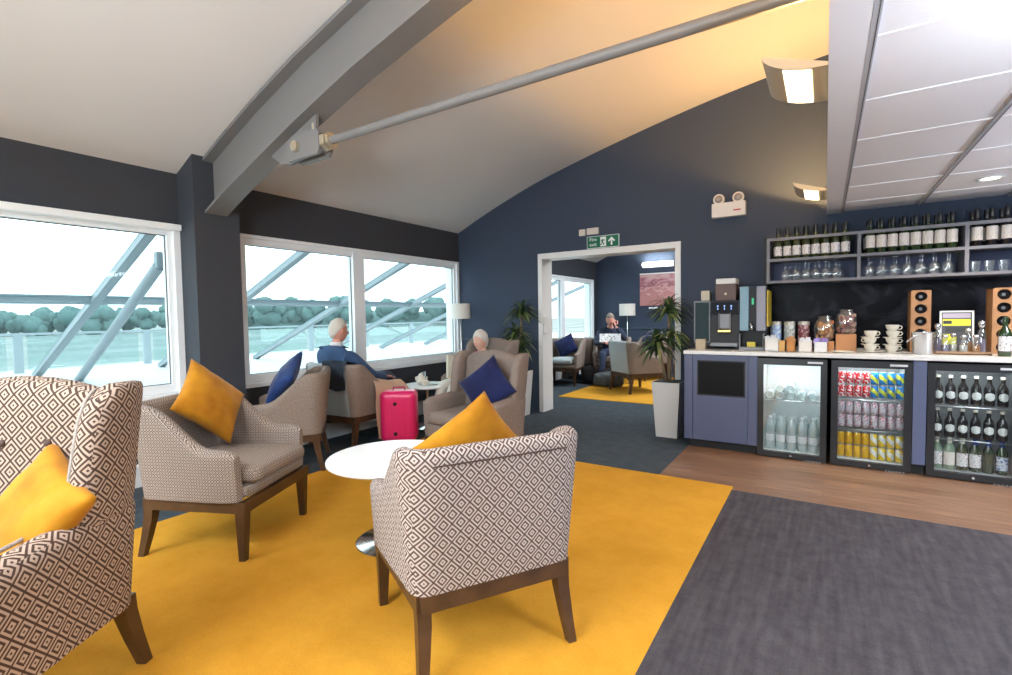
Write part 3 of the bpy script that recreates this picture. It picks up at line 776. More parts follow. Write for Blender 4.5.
b.tube([(.012,-.006,.042),(.012,-.006,.0421)], .009, 10); b.tube([(.008,-.006,.028),(-.002,-.006,-.008)], .008, 6)
b.tube([(-.002,-.006,-.008),(.018,-.006,-.022),(.012,-.006,-.045)], .006, 6); b.tube([(-.002,-.006,-.008),(-.012,-.006,-.03),(-.026,-.006,-.038)], .006, 6)
b.tube([(.008,-.006,.024),(.024,-.006,.012),(.034,-.006,.018)], .005, 6); b.tube([(.006,-.006,.024),(-.012,-.006,.018),(-.018,-.006,.002)], .005, 6)
b.build('running_figure', green, root)
b = MB(); b.prism([(.105,-.05),(.125,-.05),(.125,.012),(.148,-.01),(.16,.004),(.115,.05),(.07,.004),(.082,-.01),(.105,.012)], .0015, .004, M=FACE); b.build('arrow', wht, root)
boxm = mat('cream_plastic', (.62,.56,.50), .5)
tag(bx('sensor_box', boxm, -2.62,-2.535,YB-.03,YB+.001,2.285,2.365, bev=.006), 'small square cream box above the exit sign, left of its neighbour', 'wall box')
tag(bx('sensor_box', boxm, -2.515,-2.36,YB-.03,YB+.001,2.29,2.37, bev=.006), 'oblong cream box above the exit sign, right of its neighbour', 'wall box')
root = thing('emergency_light', 'white twin-head emergency light on the gable wall', 'light', (-.875,YB,2.39))
cw = mat('cream_white', (.80,.72,.64), .45)
b = MB(); b.box(-.165,.165,-.09,0,-.075,.075,bev=.006); b.build('battery_box', cw, root)
b = MB(); b.box(.05,.12,-.092,-.0895,-.022,-.008); b.build('red_mark', mat('red_print',(.5,.06,.05),.5), root)
for s in (-1,1):
    M = Matrix.Translation((s*.095,-.045,.115)) @ Matrix.Rotation(s*.25,4,'Y') @ Matrix.Rotation(PI/2,4,'X')
    b = MB(); b.lathe([(.03,-.05),(.05,-.02),(.058,.03),(.055,.045),(.045,.046)], 20, M=M); o = b.build('lamp_head', cw, root, smooth=40)
    b = MB(); b.lathe([(.042,.0455),(.0,.052)], 20, M=M); b.build('lens', mat('lamp_lens',(.45,.4,.38),.3), o, smooth=True)
    b = MB(); b.tube([(s*.095,-.045,.07),(s*.095,-.045,.09)], .012, 8); b.build('bracket', black_matt, root)
# recessed downlight in the tiled ceiling
root = thing('downlight', 'small bright recessed downlight in the tiled ceiling', 'light', (1.003,5.0,H2+.012))
b = MB(); b.lathe([(.058,0),(.075,-.002),(.08,-.008),(.06,-.01),(.056,-.004)], 28, cap=False); b.build('trim_ring', wht, root, smooth=True)
b = MB(); b.lathe([(.0,-.003),(.056,-.003)], 24, cap=False); b.build('lens', mat('downlight_glow',(1,1,1),.5,emit=(1,.93,.8),es=14), root)
l = bpy.data.lights.new('downlight', 'SPOT'); l.energy = 60; l.spot_size = 2.2; l.spot_blend = .8; l.shadow_soft_size = .06; l.color = (1,.88,.72)
lo = bpy.data.objects.new('downlight_lamp', l); COL.objects.link(lo); lo.parent = root; lo.location = (0,0,-.03)

# door hold box on the white reveal
tag(bx('switch_box', door_white, DX0+.012, DX0+.07, YB+.02, YB+.10, 1.06, 1.28, bev=.006), 'white box on the left reveal of the doorway beside the plant', 'switch')

# ------------------------------------------------------------------ counter run
bx0 = -1.137
root = thing('cabinet', 'slate blue base cabinet with a dark open niche at the counter end', 'cabinet', (0,0,0))
b = MB(); b.box(bx0,-.505,4.965,YB,.09,.905); b.build('carcass', cab_blue, root)
b = MB(); b.box(-1.10,-.52,5.01,YB,.004,.09); b.build('plinth', black_matt, root)
b = MB(); b.box(bx0,-1.062,4.942,4.965,.09,.903); b.build('left_stile', cab_blue, root)
b = MB(); b.box(-.578,-.505,4.942,4.965,.09,.903); b.build('right_stile', cab_blue, root)
b = MB(); b.box(-1.058,-.582,4.944,4.965,.09,.517); b.box(-1.058,-.582,4.944,4.965,.85,.903); b.box(-1.058,-1.022,4.944,4.965,.517,.85); b.box(-.604,-.582,4.944,4.965,.517,.85); b.build('door', cab_blue, root)
b = MB(); b.box(-1.022,-.604,4.946,4.964,.517,.53); b.box(-1.022,-.604,4.946,4.964,.837,.85); b.box(-1.022,-1.009,4.946,4.964,.53,.837); b.box(-.617,-.604,4.946,4.964,.53,.837); b.build('niche_frame', black_matt, root)
b = MB(); b.box(-1.009,-.617,4.958,4.9645,.53,.837); b.build('niche_shade_sheet', mat('niche_shade_black',(.003,.003,.004),.5,spec=.15), root)  # flat black sheet, the recess's inner shade put into its colour
tag(bx('worktop', worktop_m, bx0-.008, 3.2, 4.93, YB, .906, .94, bev=.004), 'pale stone worktop running along the bar counter', 'worktop')
for x0, x1, lb in ((.583,.665,'narrow slate blue panel between the soft drink fridge and beer fridge'),(1.215,1.30,'narrow slate blue panel at the right of the beer fridge')):
    r_ = thing('filler_panel', lb, 'panel', (0,0,0), group='filler panels between the fridges')
    bx('panel', cab_blue, x0, x1, 4.944, 5.1, .09, .905, r_); bx('plinth', black_matt, x0, x1, 5.0, 5.1, .004, .09, r_)
tag(bx('base_cabinet', cab_blue, 1.31, 3.2, 4.95, YB-.002, .01, .903), 'slate blue cabinet at the right end of the counter', 'cabinet')
tag(bx('splashback', marble_m, -.50, 3.2, YB-.02, YB-.001, .941, 1.565), 'glossy black marble splashback above the worktop', 'splashback')

fr_white = mat('fridge_liner_white', (.78,.80,.80), .35); fr_grey = mat('fridge_liner_grey', (.34,.35,.36), .4, .2)
led = mat('fridge_led', (1,1,1), .5, emit=(.9,.97,1), es=7)
def fridge(x0, x1, liner, shelves, label, badge, power=2.6):
    cx = (x0+x1)/2; hw = (x1-x0)/2
    root = thing('bar_fridge', label, 'fridge', (cx,4.94,.01), 0, 'glass-door bar fridges under the counter')
    D = .50
    b = MB(); t = .03
    b.box(-hw,-hw+t,.03,D-.02,.05,.845); b.box(hw-t,hw,.03,D-.02,.05,.845); b.box(-hw,hw,.03,D,.03,.05); b.box(-hw,hw,.03,D,.845,.875); b.box(-hw,hw,D-.02,D,.05,.845)
    b.build('body', black_matt, root)
    b = MB(); a = hw-t-.001; s = .006
    b.box(-a,-a+s,.04,D-.02,.05,.845); b.box(a-s,a,.04,D-.02,.05,.845); b.box(-a,a,.04,D-.02,.05,.05+s); b.box(-a,a,.04,D-.02,.845-s,.845); b.box(-a,a,D-.03,D-.02,.05,.845)
    b.build('liner', liner, root)
    for z in shelves:
        b = MB(); zz = z-.01
        b.tube([(-a+.01,.06,zz-.006),(a-.01,.06,zz-.006)], .005, 6); b.tube([(-a+.01,D-.05,zz-.006),(a-.01,D-.05,zz-.006)], .004, 6)
        for k in range(15): xx = -a+.02 + (2*a-.04)*k/14; b.tube([(xx,.06,zz-.001),(xx,D-.05,zz-.001)], .0022, 5)
        b.build('wire_shelf', steel, root, smooth=True)
    fwid = .047
    b = MB(); b.box(-hw,-hw+fwid,0,.026,.05,.822); b.box(hw-fwid,hw,0,.026,.05,.822); b.box(-hw,hw,0,.026,.822,.878); b.box(-hw,hw,0,.026,.005,.05)
    d = b.build('door', mat('fridge_frame',(.014,.014,.016),.35), root)
    b = MB(); b.box(-hw+fwid,hw-fwid,.01,.015,.05,.822); b.build('glass', fridge_glass, d)
    b = MB(); b.box(hw-.14,hw-.03,-.003,.0,.842,.858); b.build('badge', mat('badge',(.6,.6,.6),.4), d)
    b = MB(); b.lathe([(.009,0),(.009,.005)], 14, M=Matrix.Translation((.0,0,.028)) @ Matrix.Rotation(PI/2,4,'X')); b.build('lock', chrome, d)
    b = MB(); b.box(-.2,.2,.05,.065,.832,.839); b.build('led_strip', led, root)
    b = MB(); 
    for k in range(6): b.box(hw-.16+k*.022,hw-.148+k*.022,.0,.005,-.004,.006)
    b.build('vent', steel, root)
    l = bpy.data.lights.new('fridge_light', 'AREA'); l.shape = 'RECTANGLE'; l.size = .36; l.size_y = .03; l.energy = power; l.color = (.9,.97,1)
    lo = bpy.data.objects.new('fridge_light', l); COL.objects.link(lo); lo.parent = root; lo.location = (0,.06,.828); lo.rotation_euler = (math.radians(28),0,0)
    return cx
c1 = fridge(-.503, .020, fr_white, [.515], 'glass-door bar fridge of water bottles, leftmost', 0, 3.2)
c2 = fridge(.050, .578, fr_white, [.315,.565], 'glass-door bar fridge full of stacked drinks cans', 0, 1.6)
c3 = fridge(.670, 1.212, fr_grey, [.305,.56], 'glass-door bar fridge of dark beer bottles and wine', 0, 1.3)

# cans
def can_mat(name, base, spot, sc, thr=.5, band=None):
    m, nt, b = _new(name); N, L = nt.nodes, nt.links; b.inputs['Roughness'].default_value = .35; b.inputs['Metallic'].default_value = .25
    tc = N.new('ShaderNodeTexCoord'); n = N.new('ShaderNodeTexNoise'); n.inputs['Scale'].default_value = sc; n.inputs['Detail'].default_value = 1
    L.new(tc.outputs['Object'], n.inputs['Vector'])
    r = N.new('ShaderNodeValToRGB'); r.color_ramp.interpolation = 'CONSTANT'; e = r.color_ramp.elements; e[0].position = 0; e[0].color = rgba(base); e[1].position = thr; e[1].color = rgba(spot)
    if band:
        s = N.new('ShaderNodeSeparateXYZ'); L.new(tc.outputs['Object'], s.inputs[0])
        v = M_(N, L, 'ADD', M_(N, L, 'MULTIPLY', s.outputs[2], 1/.11), M_(N, L, 'MULTIPLY', s.outputs[0], 9)); v = M_(N, L, 'ADD', v, M_(N, L, 'MULTIPLY', n.outputs['Fac'], .12))
        L.new(v, r.inputs['Fac']); e[1].position = band[0]; x = e.new(band[1]); x.color = rgba(base)
    else: L.new(n.outputs['Fac'], r.inputs['Fac'])
    L.new(r.outputs['Color'], b.inputs['Base Color']); return m
can_kinds = {
 'red': can_mat('can_red', (.62,.015,.02), (.85,.80,.80), 55, .56),
 'blue and yellow': can_mat('can_blue', (.02,.22,.62), (.65,.68,.05), 30, .5, (.38,.72)),
 'silver and pink': can_mat('can_silver', (.62,.60,.66), (.50,.16,.20), 70, .57),
 'amber yellow': can_mat('can_amber', (.72,.40,.01), (.50,.26,.02), 40, .62),
 'white and yellow': can_mat('can_lemon', (.80,.55,.02), (.82,.84,.80), 30, .5, (.42,.85))}
def can_mesh(m):
    b = MB(); r = .0262; h = .109
    b.lathe([(.018,.002),(.0215,0),(r-.002,.005),(r,.009),(r,h-.014),(r-.004,h-.004),(r-.004,h),(r-.006,h),(r-.0065,h-.003),(0,h-.003)], 20, mats=[1,1,1,0,0,1,1,1,1])
    b.mi = 1; b.box(-.004,.004,-.003,.011,h-.003,h-.001)
    return b
protos = {}
for k, m in can_kinds.items():
    protos[k] = can_mesh(m).build('drinks_can', [m, steel], smooth=45)
    protos[k]['category'] = 'can'
levels = [(.066,'bottom shelf',['amber yellow','white and yellow']), (.325,'middle shelf',['silver and pink','silver and pink']), (.575,'top shelf',['red','blue and yellow'])]
used = set()
for z, shn, kinds in levels:
    for lay, ln_ in ((0,'lower layer'),(1,'upper layer')):
        for i in range(8):
            k = kinds[0] if i < 4 else kinds[1]
            o = protos[k] if k not in used else protos[k].copy()
            if k in used: COL.objects.link(o)
            used.add(k)
            o.location = (c2-.4362/2*.97+.0262+i*.0555-.004, 5.035, z+lay*.1095)
            o.rotation_euler = (0,0,random.uniform(-.4,.4)+ (0 if k != 'white and yellow' else 0))
            o['label'] = f'{k} drinks can on fridge {shn}, {ln_}, {ORD[i]} from left'; o['group'] = f'{k} drinks cans in the middle fridge'
# water bottles
white_lab = mat('white_label', (.80,.80,.80), .5, var=(60,(.55,.6,.65)))
def water_bottle():
    root = thing('water_bottle', '', 'bottle')
    b = MB(); b.lathe([(.0,.004),(.03,0),(.036,.008),(.036,.06),(.034,.065),(.036,.07),(.036,.16),(.036,.20),(.024,.25),(.013,.268),(.013,.285)], 18); b.build('bottle_body', pet, root, smooth=40)
    b = MB(); b.lathe([(.0145,.278),(.0145,.298),(.0,.299)], 14); b.build('cap', mat('cap_white',(.75,.82,.84),.4), root, smooth=40)
    b = MB(); b.lathe([(.0366,.075),(.0366,.135)], 18, cap=False); b.build('label_wrap', white_lab, root, smooth=True)
    return root
wb = water_bottle(); first = True
for row, yy, rn in ((0,5.03,'front row'),(1,5.12,'second row')):
    for i in range(5):
        o = wb if first else dup(wb); first = False
        o.location = (c1-.165+i*.083+row*.02, yy, .067); o['label'] = f'clear water bottle standing in the left fridge, {rn}, {ORD[i]} from left'; o['group'] = 'standing water bottles in the left fridge'
for lvl, n, x0, z in ((0,5,-.17,.553),(1,2,-.09,.617)):
    for i in range(n):
        o = dup(wb); o.location = (c1+x0+i*.082, 5.02, z); o.rotation_euler = (-PI/2,0,0)
        o['label'] = f'clear water bottle lying on the fridge shelf, {"lower" if lvl==0 else "upper"} layer, {ORD[i]} from left'; o['group'] = 'water bottles lying in the left fridge'
# bottles
def bottle(name, gl, labm, capm, H, R, neck=.013, lab=(.25,.55), roundlab=False, capz=.86, cat='bottle'):
    root = thing(name, '', cat)
    b = MB(); b.lathe([(0,.004),(R*.9,0),(R,.008),(R,H*.56),(R*.9,H*.63),(neck*1.15,H*.76),(neck,H*.82),(neck,H*.97),(neck*1.1,H*.975),(neck*1.05,H)], 20); b.build('bottle_body', gl, root, smooth=40)
    if capm: b = MB(); b.lathe([(neck*1.12,H*capz),(neck*1.18,H*capz+.004),(neck*1.18,H*.995),(neck*1.1,H+.003),(0,H+.004)], 14, cap=False); b.build('cap', capm, root, smooth=40)
    if labm:
        b = MB(); z0, z1 = H*lab[0], H*lab[1]
        if roundlab:
            zc, rr = (z0+z1)/2, (z1-z0)/2; rows = []
            for k in range(9):
                t = -1+2*k/8; w = math.sqrt(max(0,1-t*t))*rr/R; row = []
                for j in range(11):
                    a = -PI/2 + w*(-1+2*j/10); row.append(((R+.0008)*math.cos(a), (R+.0008)*math.sin(a), zc+t*rr))
                rows.append(row)
            b.grid(rows)
        else:
            rows = [[((R+.0008)*math.cos(a), (R+.0008)*math.sin(a), z) for a in [-PI/2-1.25+2.5*j/14 for j in range(15)]] for z in (z0,z1)]
            b.grid(rows)
        b.build('label_patch', labm, root, smooth=True)
    return root
beer_gl = mat('dark_beer_glass', (.012,.009,.008), .12); green_gl = mat('dark_green_glass', (.018,.035,.012), .1, coat=.3); olive_gl = mat('olive_glass', (.035,.04,.012), .12)
clear_gr = glass('pale_green_glass', (.62,.8,.6), .15, .05, .38, (.45,.58,.42))
capw = mat('cap_cream',(.75,.7,.6),.35); capb = mat('cap_black',(.012,.012,.014),.3); capblue = mat('cap_blue',(.02,.05,.25),.35)
def speck(name, base, ink, sc, thr=.6):
    m, nt, b = _new(name); N, L = nt.nodes, nt.links; b.inputs['Roughness'].default_value = .6
    tc = N.new('ShaderNodeTexCoord'); n = N.new('ShaderNodeTexNoise'); n.inputs['Scale'].default_value = sc; n.inputs['Detail'].default_value = 2; L.new(tc.outputs['Object'], n.inputs['Vector'])
    r = N.new('ShaderNodeValToRGB'); r.color_ramp.interpolation = 'CONSTANT'; e = r.color_ramp.elements; e[0].color = rgba(base); e[1].position = thr; e[1].color = rgba(ink)
    L.new(n.outputs['Fac'], r.inputs['Fac']); L.new(r.outputs['Color'], b.inputs['Base Color']); return m
lab_w = speck('wine_label', (.72,.68,.68), (.12,.1,.12), 90, .6); lab_c = speck('wine_label_plain', (.74,.66,.60), (.42,.33,.30), 120, .62); lab_r = speck('beer_label', (.74,.75,.72), (.35,.36,.36), 130, .6)
lab_b = speck('blue_label', (.62,.68,.76), (.06,.12,.38), 60, .55)
bb = bottle('beer_bottle', beer_gl, lab_r, capw, .215, .031, .012, (.18,.47), True, .93); first = True
for z, shn, xs_ in ((.56,'top shelf',(939,949.6,961,974,988.4,1001.7)),(.305,'middle shelf',(936.7,948.7,961,974,987,999.4))):
    for i, p_ in enumerate(xs_):
        o = bb if first else dup(bb); first = False
        o.location = (c3-.197+i*.0735, 5.04, z+.012); o['label'] = f'dark beer bottle with round label in right fridge, {shn}, {ORD[i]} from left'; o['group'] = 'dark beer bottles in the right fridge'
for i, (gl, lb, cp, nm) in enumerate(((clear_gr, lab_w, capw,'pale clear wine bottle with white label'),(clear_gr, lab_c, capw,'pale green wine bottle'),(olive_gl, lab_w, capw,'olive wine bottle with white label'),(green_gl, lab_w, capblue,'blue-topped wine bottle with white label'),(green_gl, None, capblue,'blue-topped wine bottle without label'),(green_gl, lab_b, capblue,'blue-topped wine bottle with blue label'))):
    o = bottle('wine_bottle', gl, lb, cp, .265, .034, .013, (.12,.5), False, .74)
    o.location = (c3-.195+i*.074, 5.045, .067); tag(o, f'{nm}, bottom of right fridge, {ORD[i]} from left', 'bottle', 'wine bottles in the right fridge')

# ------------------------------------------------------------------ wall shelving with bottles and glasses
SY = 5.50
root = thing('shelving_unit', 'dark grey wall shelving in three bays above the splashback', 'shelf', (0,0,0))
X0, X1 = -.488, 1.70
b = MB(); b.box(X0,X1,SY,YB,1.575,1.60); b.build('lower_shelf', shelf_m, root)
b = MB(); b.box(X0,X1,SY,YB,1.785,1.81); b.build('middle_shelf', shelf_m, root)
b = MB(); b.box(X0,X1,SY,SY+.022,1.985,2.012); b.build('top_rail', shelf_m, root)
for x in (X0,.238,.962,X1-.026):
    b = MB(); b.box(x,x+.026,SY+.001,YB,1.576,2.011); b.build('upright', shelf_m, root)
b = MB(); b.box(X0,X1,YB-.012,YB,1.58,1.80); b.build('back_panel', shelf_back, root)
b = MB(); b.box(X0-.03,X0,SY+.06,YB,1.55,2.03); b.build('side_bracket', black_matt, root)
wb1 = bottle('wine_bottle', olive_gl, lab_w, capb, .302, .0355, .014, (.10,.40), False, .78)
wb2 = bottle('wine_bottle', green_gl, lab_c, capb, .302, .037, .0145, (.16,.52), False, .78)
wb3 = bottle('wine_bottle', mat('black_glass',(.01,.008,.01),.1), lab_c, capb, .302, .037, .0145, (.16,.52), False, .78)
for bay, (pro, x0, dx, n, nm) in enumerate(((wb1,-.395,.078,8,'wine bottle with short white label'),(wb2,.335,.0795,8,'green wine bottle with tall cream label'),(wb3,1.045,.09,7,'black wine bottle with cream label'))):
    first = True; bn = ('left','middle','right')[bay]
    for row, yy, rn in ((0,5.575,'front row'),(1,5.68,'back row')):
        for i in range(n):
            o = pro if first else dup(pro); first = False
            o.location = (x0+i*dx-row*.012*(1 if bay else 1), yy, 1.811); o['label'] = f'{nm}, {bn} bay of shelving, {rn}, {ORD[i]} from left'; o['group'] = f'wine bottles in the {bn} bay'
def wineglass():
    b = MB(); b.lathe([(.031,0),(.038,.03),(.040,.055),(.034,.085),(.018,.105),(.0045,.115),(.0035,.16),(.004,.178),(.034,.183),(.034,.186),(0,.187)], 20, cap=False)
    return b.build('wine_glass', clear, smooth=50)
wg = wineglass(); wg['category'] = 'glass'; first = True
for bay, x0, dx, n in ((0,-.33,.082,6),(1,.325,.09,7)):
    for row, yy, rn in ((0,5.57,'front row'),(1,5.67,'back row')):
        for i in range(n):
            o = wg if first else wg.copy()
            if not first: COL.objects.link(o)
            first = False; o.location = (x0+i*dx+row*.03, yy, 1.6005); o['label'] = f'upturned wine glass in {("left","middle")[bay]} bay of shelving, {rn}, {ORD[i]} from left'; o['group'] = 'upturned wine glasses on the lower shelf'
b = MB(); b.lathe([(.0,.004),(.028,0),(.036,.09),(.034,.09),(.027,.008),(0,.010)], 18, cap=False); tb = b.build('tumbler', clear, smooth=50); tb['category'] = 'glass'
for i in range(6):
    o = tb if i == 0 else tb.copy()
    if i: COL.objects.link(o)
    o.location = (1.04+i*.085, 5.57, 1.6005); o['label'] = f'glass tumbler in right bay of shelving, {ORD[i]} from left'; o['group'] = 'glass tumblers on the lower shelf'

# ------------------------------------------------------------------ things on the worktop
WZ = .9405
root = thing('coffee_machine', 'black and chrome bean-to-cup coffee machine on the worktop', 'coffee machine', (-.82,5.2,WZ))
b = MB(); b.box(-.29,.13,0,.42,.035,.06); b.box(-.13,.13,.02,.42,.06,.34,bev=.004); b.box(-.13,.13,.16,.42,.34,.36); b.build('body', dark_grey, root)
for sx in (-.27,.1):
    b = MB(); b.box(sx-.015,sx+.015,.04,.38,0,.035); b.build('foot', black_matt, root)
b = MB(); b.box(-.29,-.135,.02,.40,.06,.475,bev=.004); o = b.build('milk_cooler', mat('cooler_case',(.16,.17,.18),.5,.3), root)
b = MB(); b.box(-.275,-.148,.014,.02,.08,.46); b.build('cooler_door', mat('smoked_teal',(.012,.03,.035),.5,spec=.2), o)
b = MB(); b.box(-.13,.13,-.01,.40,.345,.475,bev=.006); b.build('head', black_pl, root)
b = MB(); b.box(-.12,.12,-.013,-.01,.355,.46); b.build('display', mat('display_black',(.004,.005,.01),.5,spec=.15), root)
ic = mat('icon_blue',(.3,.5,.9),.4,emit=(.25,.4,1),es=.7)
for x_ in (-.06,0,.06):
    b = MB(); b.lathe([(.0,0),(.008,0)], 12, M=Matrix.Translation((x_,-.0145,.42)) @ Matrix.Rotation(PI/2,4,'X'), cap=False); b.box(x_-.004,x_+.004,-.015,-.0135,.385,.405); b.build('icon', ic, root)
b = MB(); b.box(-.095,.095,.05,.28,.475,.635,bev=.008); b.build('bean_hopper', mat('brown_hopper',(.09,.045,.035),.5), root)
b = MB(); b.box(-.09,.09,.05,.27,.635,.69,bev=.008); b.build('hopper_lid', mat('lid_white',(.62,.60,.58),.4), root)
b = MB(); b.lathe([(.0,0),(.012,0)], 14, M=Matrix.Translation((0,.048,.54)) @ Matrix.Rotation(PI/2,4,'X'), cap=False); b.build('emblem', mat('emblem_gold',(.6,.45,.25),.4), root)
b = MB(); b.box(-.045,.045,-.0,.05,.20,.345,bev=.006); 
for x_ in (-.05,.05): b.tube([(x_,-.005,.36),(x_,-.005,.17)], .006, 8)
b.build('spout', mat('spout_steel',(.20,.20,.21),.5,.4), root)
b = MB(); b.box(-.06,.06,-.03,.03,.165,.19,bev=.006); b.build('milk_nozzle', mat('brass',(.75,.5,.15),.25,.8), root)
b = MB(); b.box(-.12,.12,-.045,.02,.03,.065,bev=.004); b.build('drip_tray', MATS['spout_steel'], root)
tag(bx('cup_stack', mat('stack_cream',(.55,.5,.38),.6), -1.06,-.975,5.30,5.42,WZ+.478,WZ+.58, bev=.01), 'cream box of cups on top of the milk cooler', 'box')
tag(bx('sachet_box', mat('sachet_tan',(.42,.33,.22),.6), -1.075,-.985,5.13,5.19,WZ,WZ+.10, bev=.004), 'small tan sachet box in front of the milk cooler', 'box')
root = thing('hot_water_machine', 'silver and blue drinks dispenser right of the coffee machine', 'dispenser', (-.58,5.2,WZ))
b = MB(); b.box(-.108,.112,.10,.42,.0,.60,bev=.005); b.build('body', black_pl, root)
b = MB(); b.box(-.108,-.03,.0,.10,.18,.60,bev=.008); b.build('left_panel', mat('panel_pale_blue',(.20,.34,.42),.5), root)
b = MB(); b.box(-.03,.035,.02,.10,.2,.60); b.build('centre_panel', black_pl, root)
b = MB(); b.box(.035,.112,.0,.10,.18,.60,bev=.008); b.build('right_panel', mat('panel_silver',(.26,.26,.32),.5), root)
b = MB(); b.box(-.006,.012,.016,.02,.43,.49); b.build('green_display', mat('green_led',(0,.5,.2),.4,emit=(.05,.6,.2),es=.25), root)
b = MB(); b.tube([(-.012,.01,.24),(-.012,-.02,.25),(.0,-.03,.22),(.0,-.03,.19)], .009, 8); b.build('tap', chrome, root, smooth=True)
b = MB(); b.box(-.108,.112,-.05,.10,.0,.03,bev=.004); b.tube([(-.1,-.045,.03),(-.1,-.045,.15),(-.1,.09,.15)], .006, 6); b.tube([(.1,-.045,.03),(.1,-.045,.15),(.1,.09,.15)], .006, 6); b.build('drip_tray', MATS['spout_steel'], root)
b = MB(); b.box(-.04,.03,-.02,.03,.03,.075); b.build('sachet_holder', mat('sachet_yellow',(.7,.55,.05),.5), root)
b = MB(); b.box(.118,.130,.05,.40,.22,.56); b.build('side_label', mat('label_yellow',(.6,.42,.04),.5), root)
# three tins
for i, (c1_, nm) in enumerate((((.30,.42,.72),'tall pale blue tin standing on the worktop'),((.42,.45,.42),'tall silver green tin, middle of the three'),((.22,.05,.06),'tall dark red tin with a cream lid, right of the three'))):
    root = thing('tea_tin', nm, 'tin', (-.405+i*.117,5.52,WZ), group='tall tins behind the cartons')
    b = MB(); b.lathe([(0,.002),(.046,0),(.047,.235)], 24); b.build('tin_body', speck('tin_%d'%i, c1_, tuple(min(.8,v+.3) for v in c1_), 34, .55), root, smooth=40)
    b = MB(); b.lathe([(.0485,.228),(.0485,.255),(.044,.262),(0,.262)], 24, cap=False); b.build('lid', mat('tin_lid',(.5,.48,.44),.35,.4), root, smooth=40)
# cartons with sachets
def carton(x, w, h, col, name, label, fill=None):
    root = thing(name, label, 'box', (x,5.09,WZ), group='sachet cartons at the front of the worktop')
    b = MB(); t = .004; d = .10
    b.box(-w/2,w/2,0,t,0,h); b.box(-w/2,w/2,d-t,d,0,h*1.0); b.box(-w/2,-w/2+t,0,d,0,h); b.box(w/2-t,w/2,0,d,0,h); b.box(-w/2,w/2,0,d,0,t)
    b.build('carton', mat('card_'+name+col[0], col[1], .7), root)
    if fill:
        b = MB(); rnd = random.Random(len(label))
        for k in range(9):
            M = Matrix.Translation((rnd.uniform(-w*.35,w*.35), .03+rnd.uniform(0,.05), h*.75+rnd.uniform(0,.03))) @ Matrix.Rotation(rnd.uniform(-.5,.5),4,'Y') @ Matrix.Rotation(rnd.uniform(-.4,.4),4,'X')
            b.box(-.018,.018,-.003,.003,-.02,.03,M=M)
        b.build('sachets', mat('fill_'+col[0], fill, .5), root)
carton(-.405,.115,.115,('w',(.74,.70,.66)),'carton','tall white carton at the left of the sachet boxes',(.7,.68,.66))
carton(-.255,.068,.10,('o',(.50,.20,.05)),'carton','orange brown carton, right half of the amber pair',(.55,.25,.08))
carton(-.325,.055,.095,('a',(.58,.32,.10)),'carton','amber carton, left half of the amber pair')
carton(-.145,.105,.095,('x',(.75,.68,.62)),'carton','white carton holding white wrapped sweets',(.75,.73,.74))
carton(-.030,.10,.09,('p',(.78,.74,.70)),'carton','white carton of purple sachets before the orange jar',(.35,.25,.62))
# snack jars
def jar(label, x, y, z, r, h, cols):
    root = thing('snack_jar', label, 'jar', (x,y,z), group='glass snack jars')
    b = MB(); b.lathe([(0,.002),(r*.75,0),(r,.03),(r*1.03,h*.5),(r*.9,h*.8),(r*.62,h*.9),(r*.6,h*.94),(r*.72,h*.97),(r*.7,h),(0,h+.004)], 26, cap=False); b.build('jar_glass', clear, root, smooth=50)
    b = MB(); rnd = random.Random(3)
    for k in range(70):
        a = rnd.uniform(0,2*PI); q = math.sqrt(rnd.random())*r*.82; zz = .02+rnd.random()*h*.68
        M = Matrix.Translation((q*math.cos(a), q*math.sin(a), zz)) @ Matrix.Rotation(rnd.uniform(0,3),4,'X') @ Matrix.Rotation(rnd.uniform(0,3),4,'Y'); b.mi = k % 2
        b.box(-.014,.014,-.012,.012,-.007,.007,M=M)
    o = b.build('snacks', cols, root); o['kind'] = 'stuff'
amb = mat('snack_amber',(.72,.34,.05),.5); amb2 = mat('snack_orange',(.5,.16,.03),.5); pk = mat('snack_red',(.35,.08,.07),.5); pk2 = mat('snack_tan',(.5,.30,.2),.5)
jar('glass jar of orange snacks behind the cartons', -.005, 5.33, WZ+.09, .078, .22, [amb, amb2])
tag(bx('jar_stand', mat('stand_timber',(.46,.20,.07),.5), -.08,.07,5.27,5.41,WZ,WZ+.088, bev=.003), 'low wooden block under the orange snack jar', 'stand')
tag(bx('snack_crate', mat('stand_timber',(.46,.20,.07),.5), .082,.232,5.28,5.44,WZ,WZ+.15, bev=.003), 'orange wooden box carrying the larger snack jar', 'crate')
jar('larger glass jar of red and tan snacks on the wooden box', .157, 5.36, WZ+.152, .08, .215, [pk, pk2])
china = mat('cream_china', (.72,.66,.56), .25, coat=.3)
b = MB(); b.lathe([(0,.004),(.03,.0),(.07,.004),(.085,.012),(.083,.014),(.068,.008),(0,.007)], 28, cap=False); o = b.build('plate', china, smooth=True, loc=(.13,5.13,WZ)); tag(o, 'low cream plate in front of the wooden snack box', 'plate')
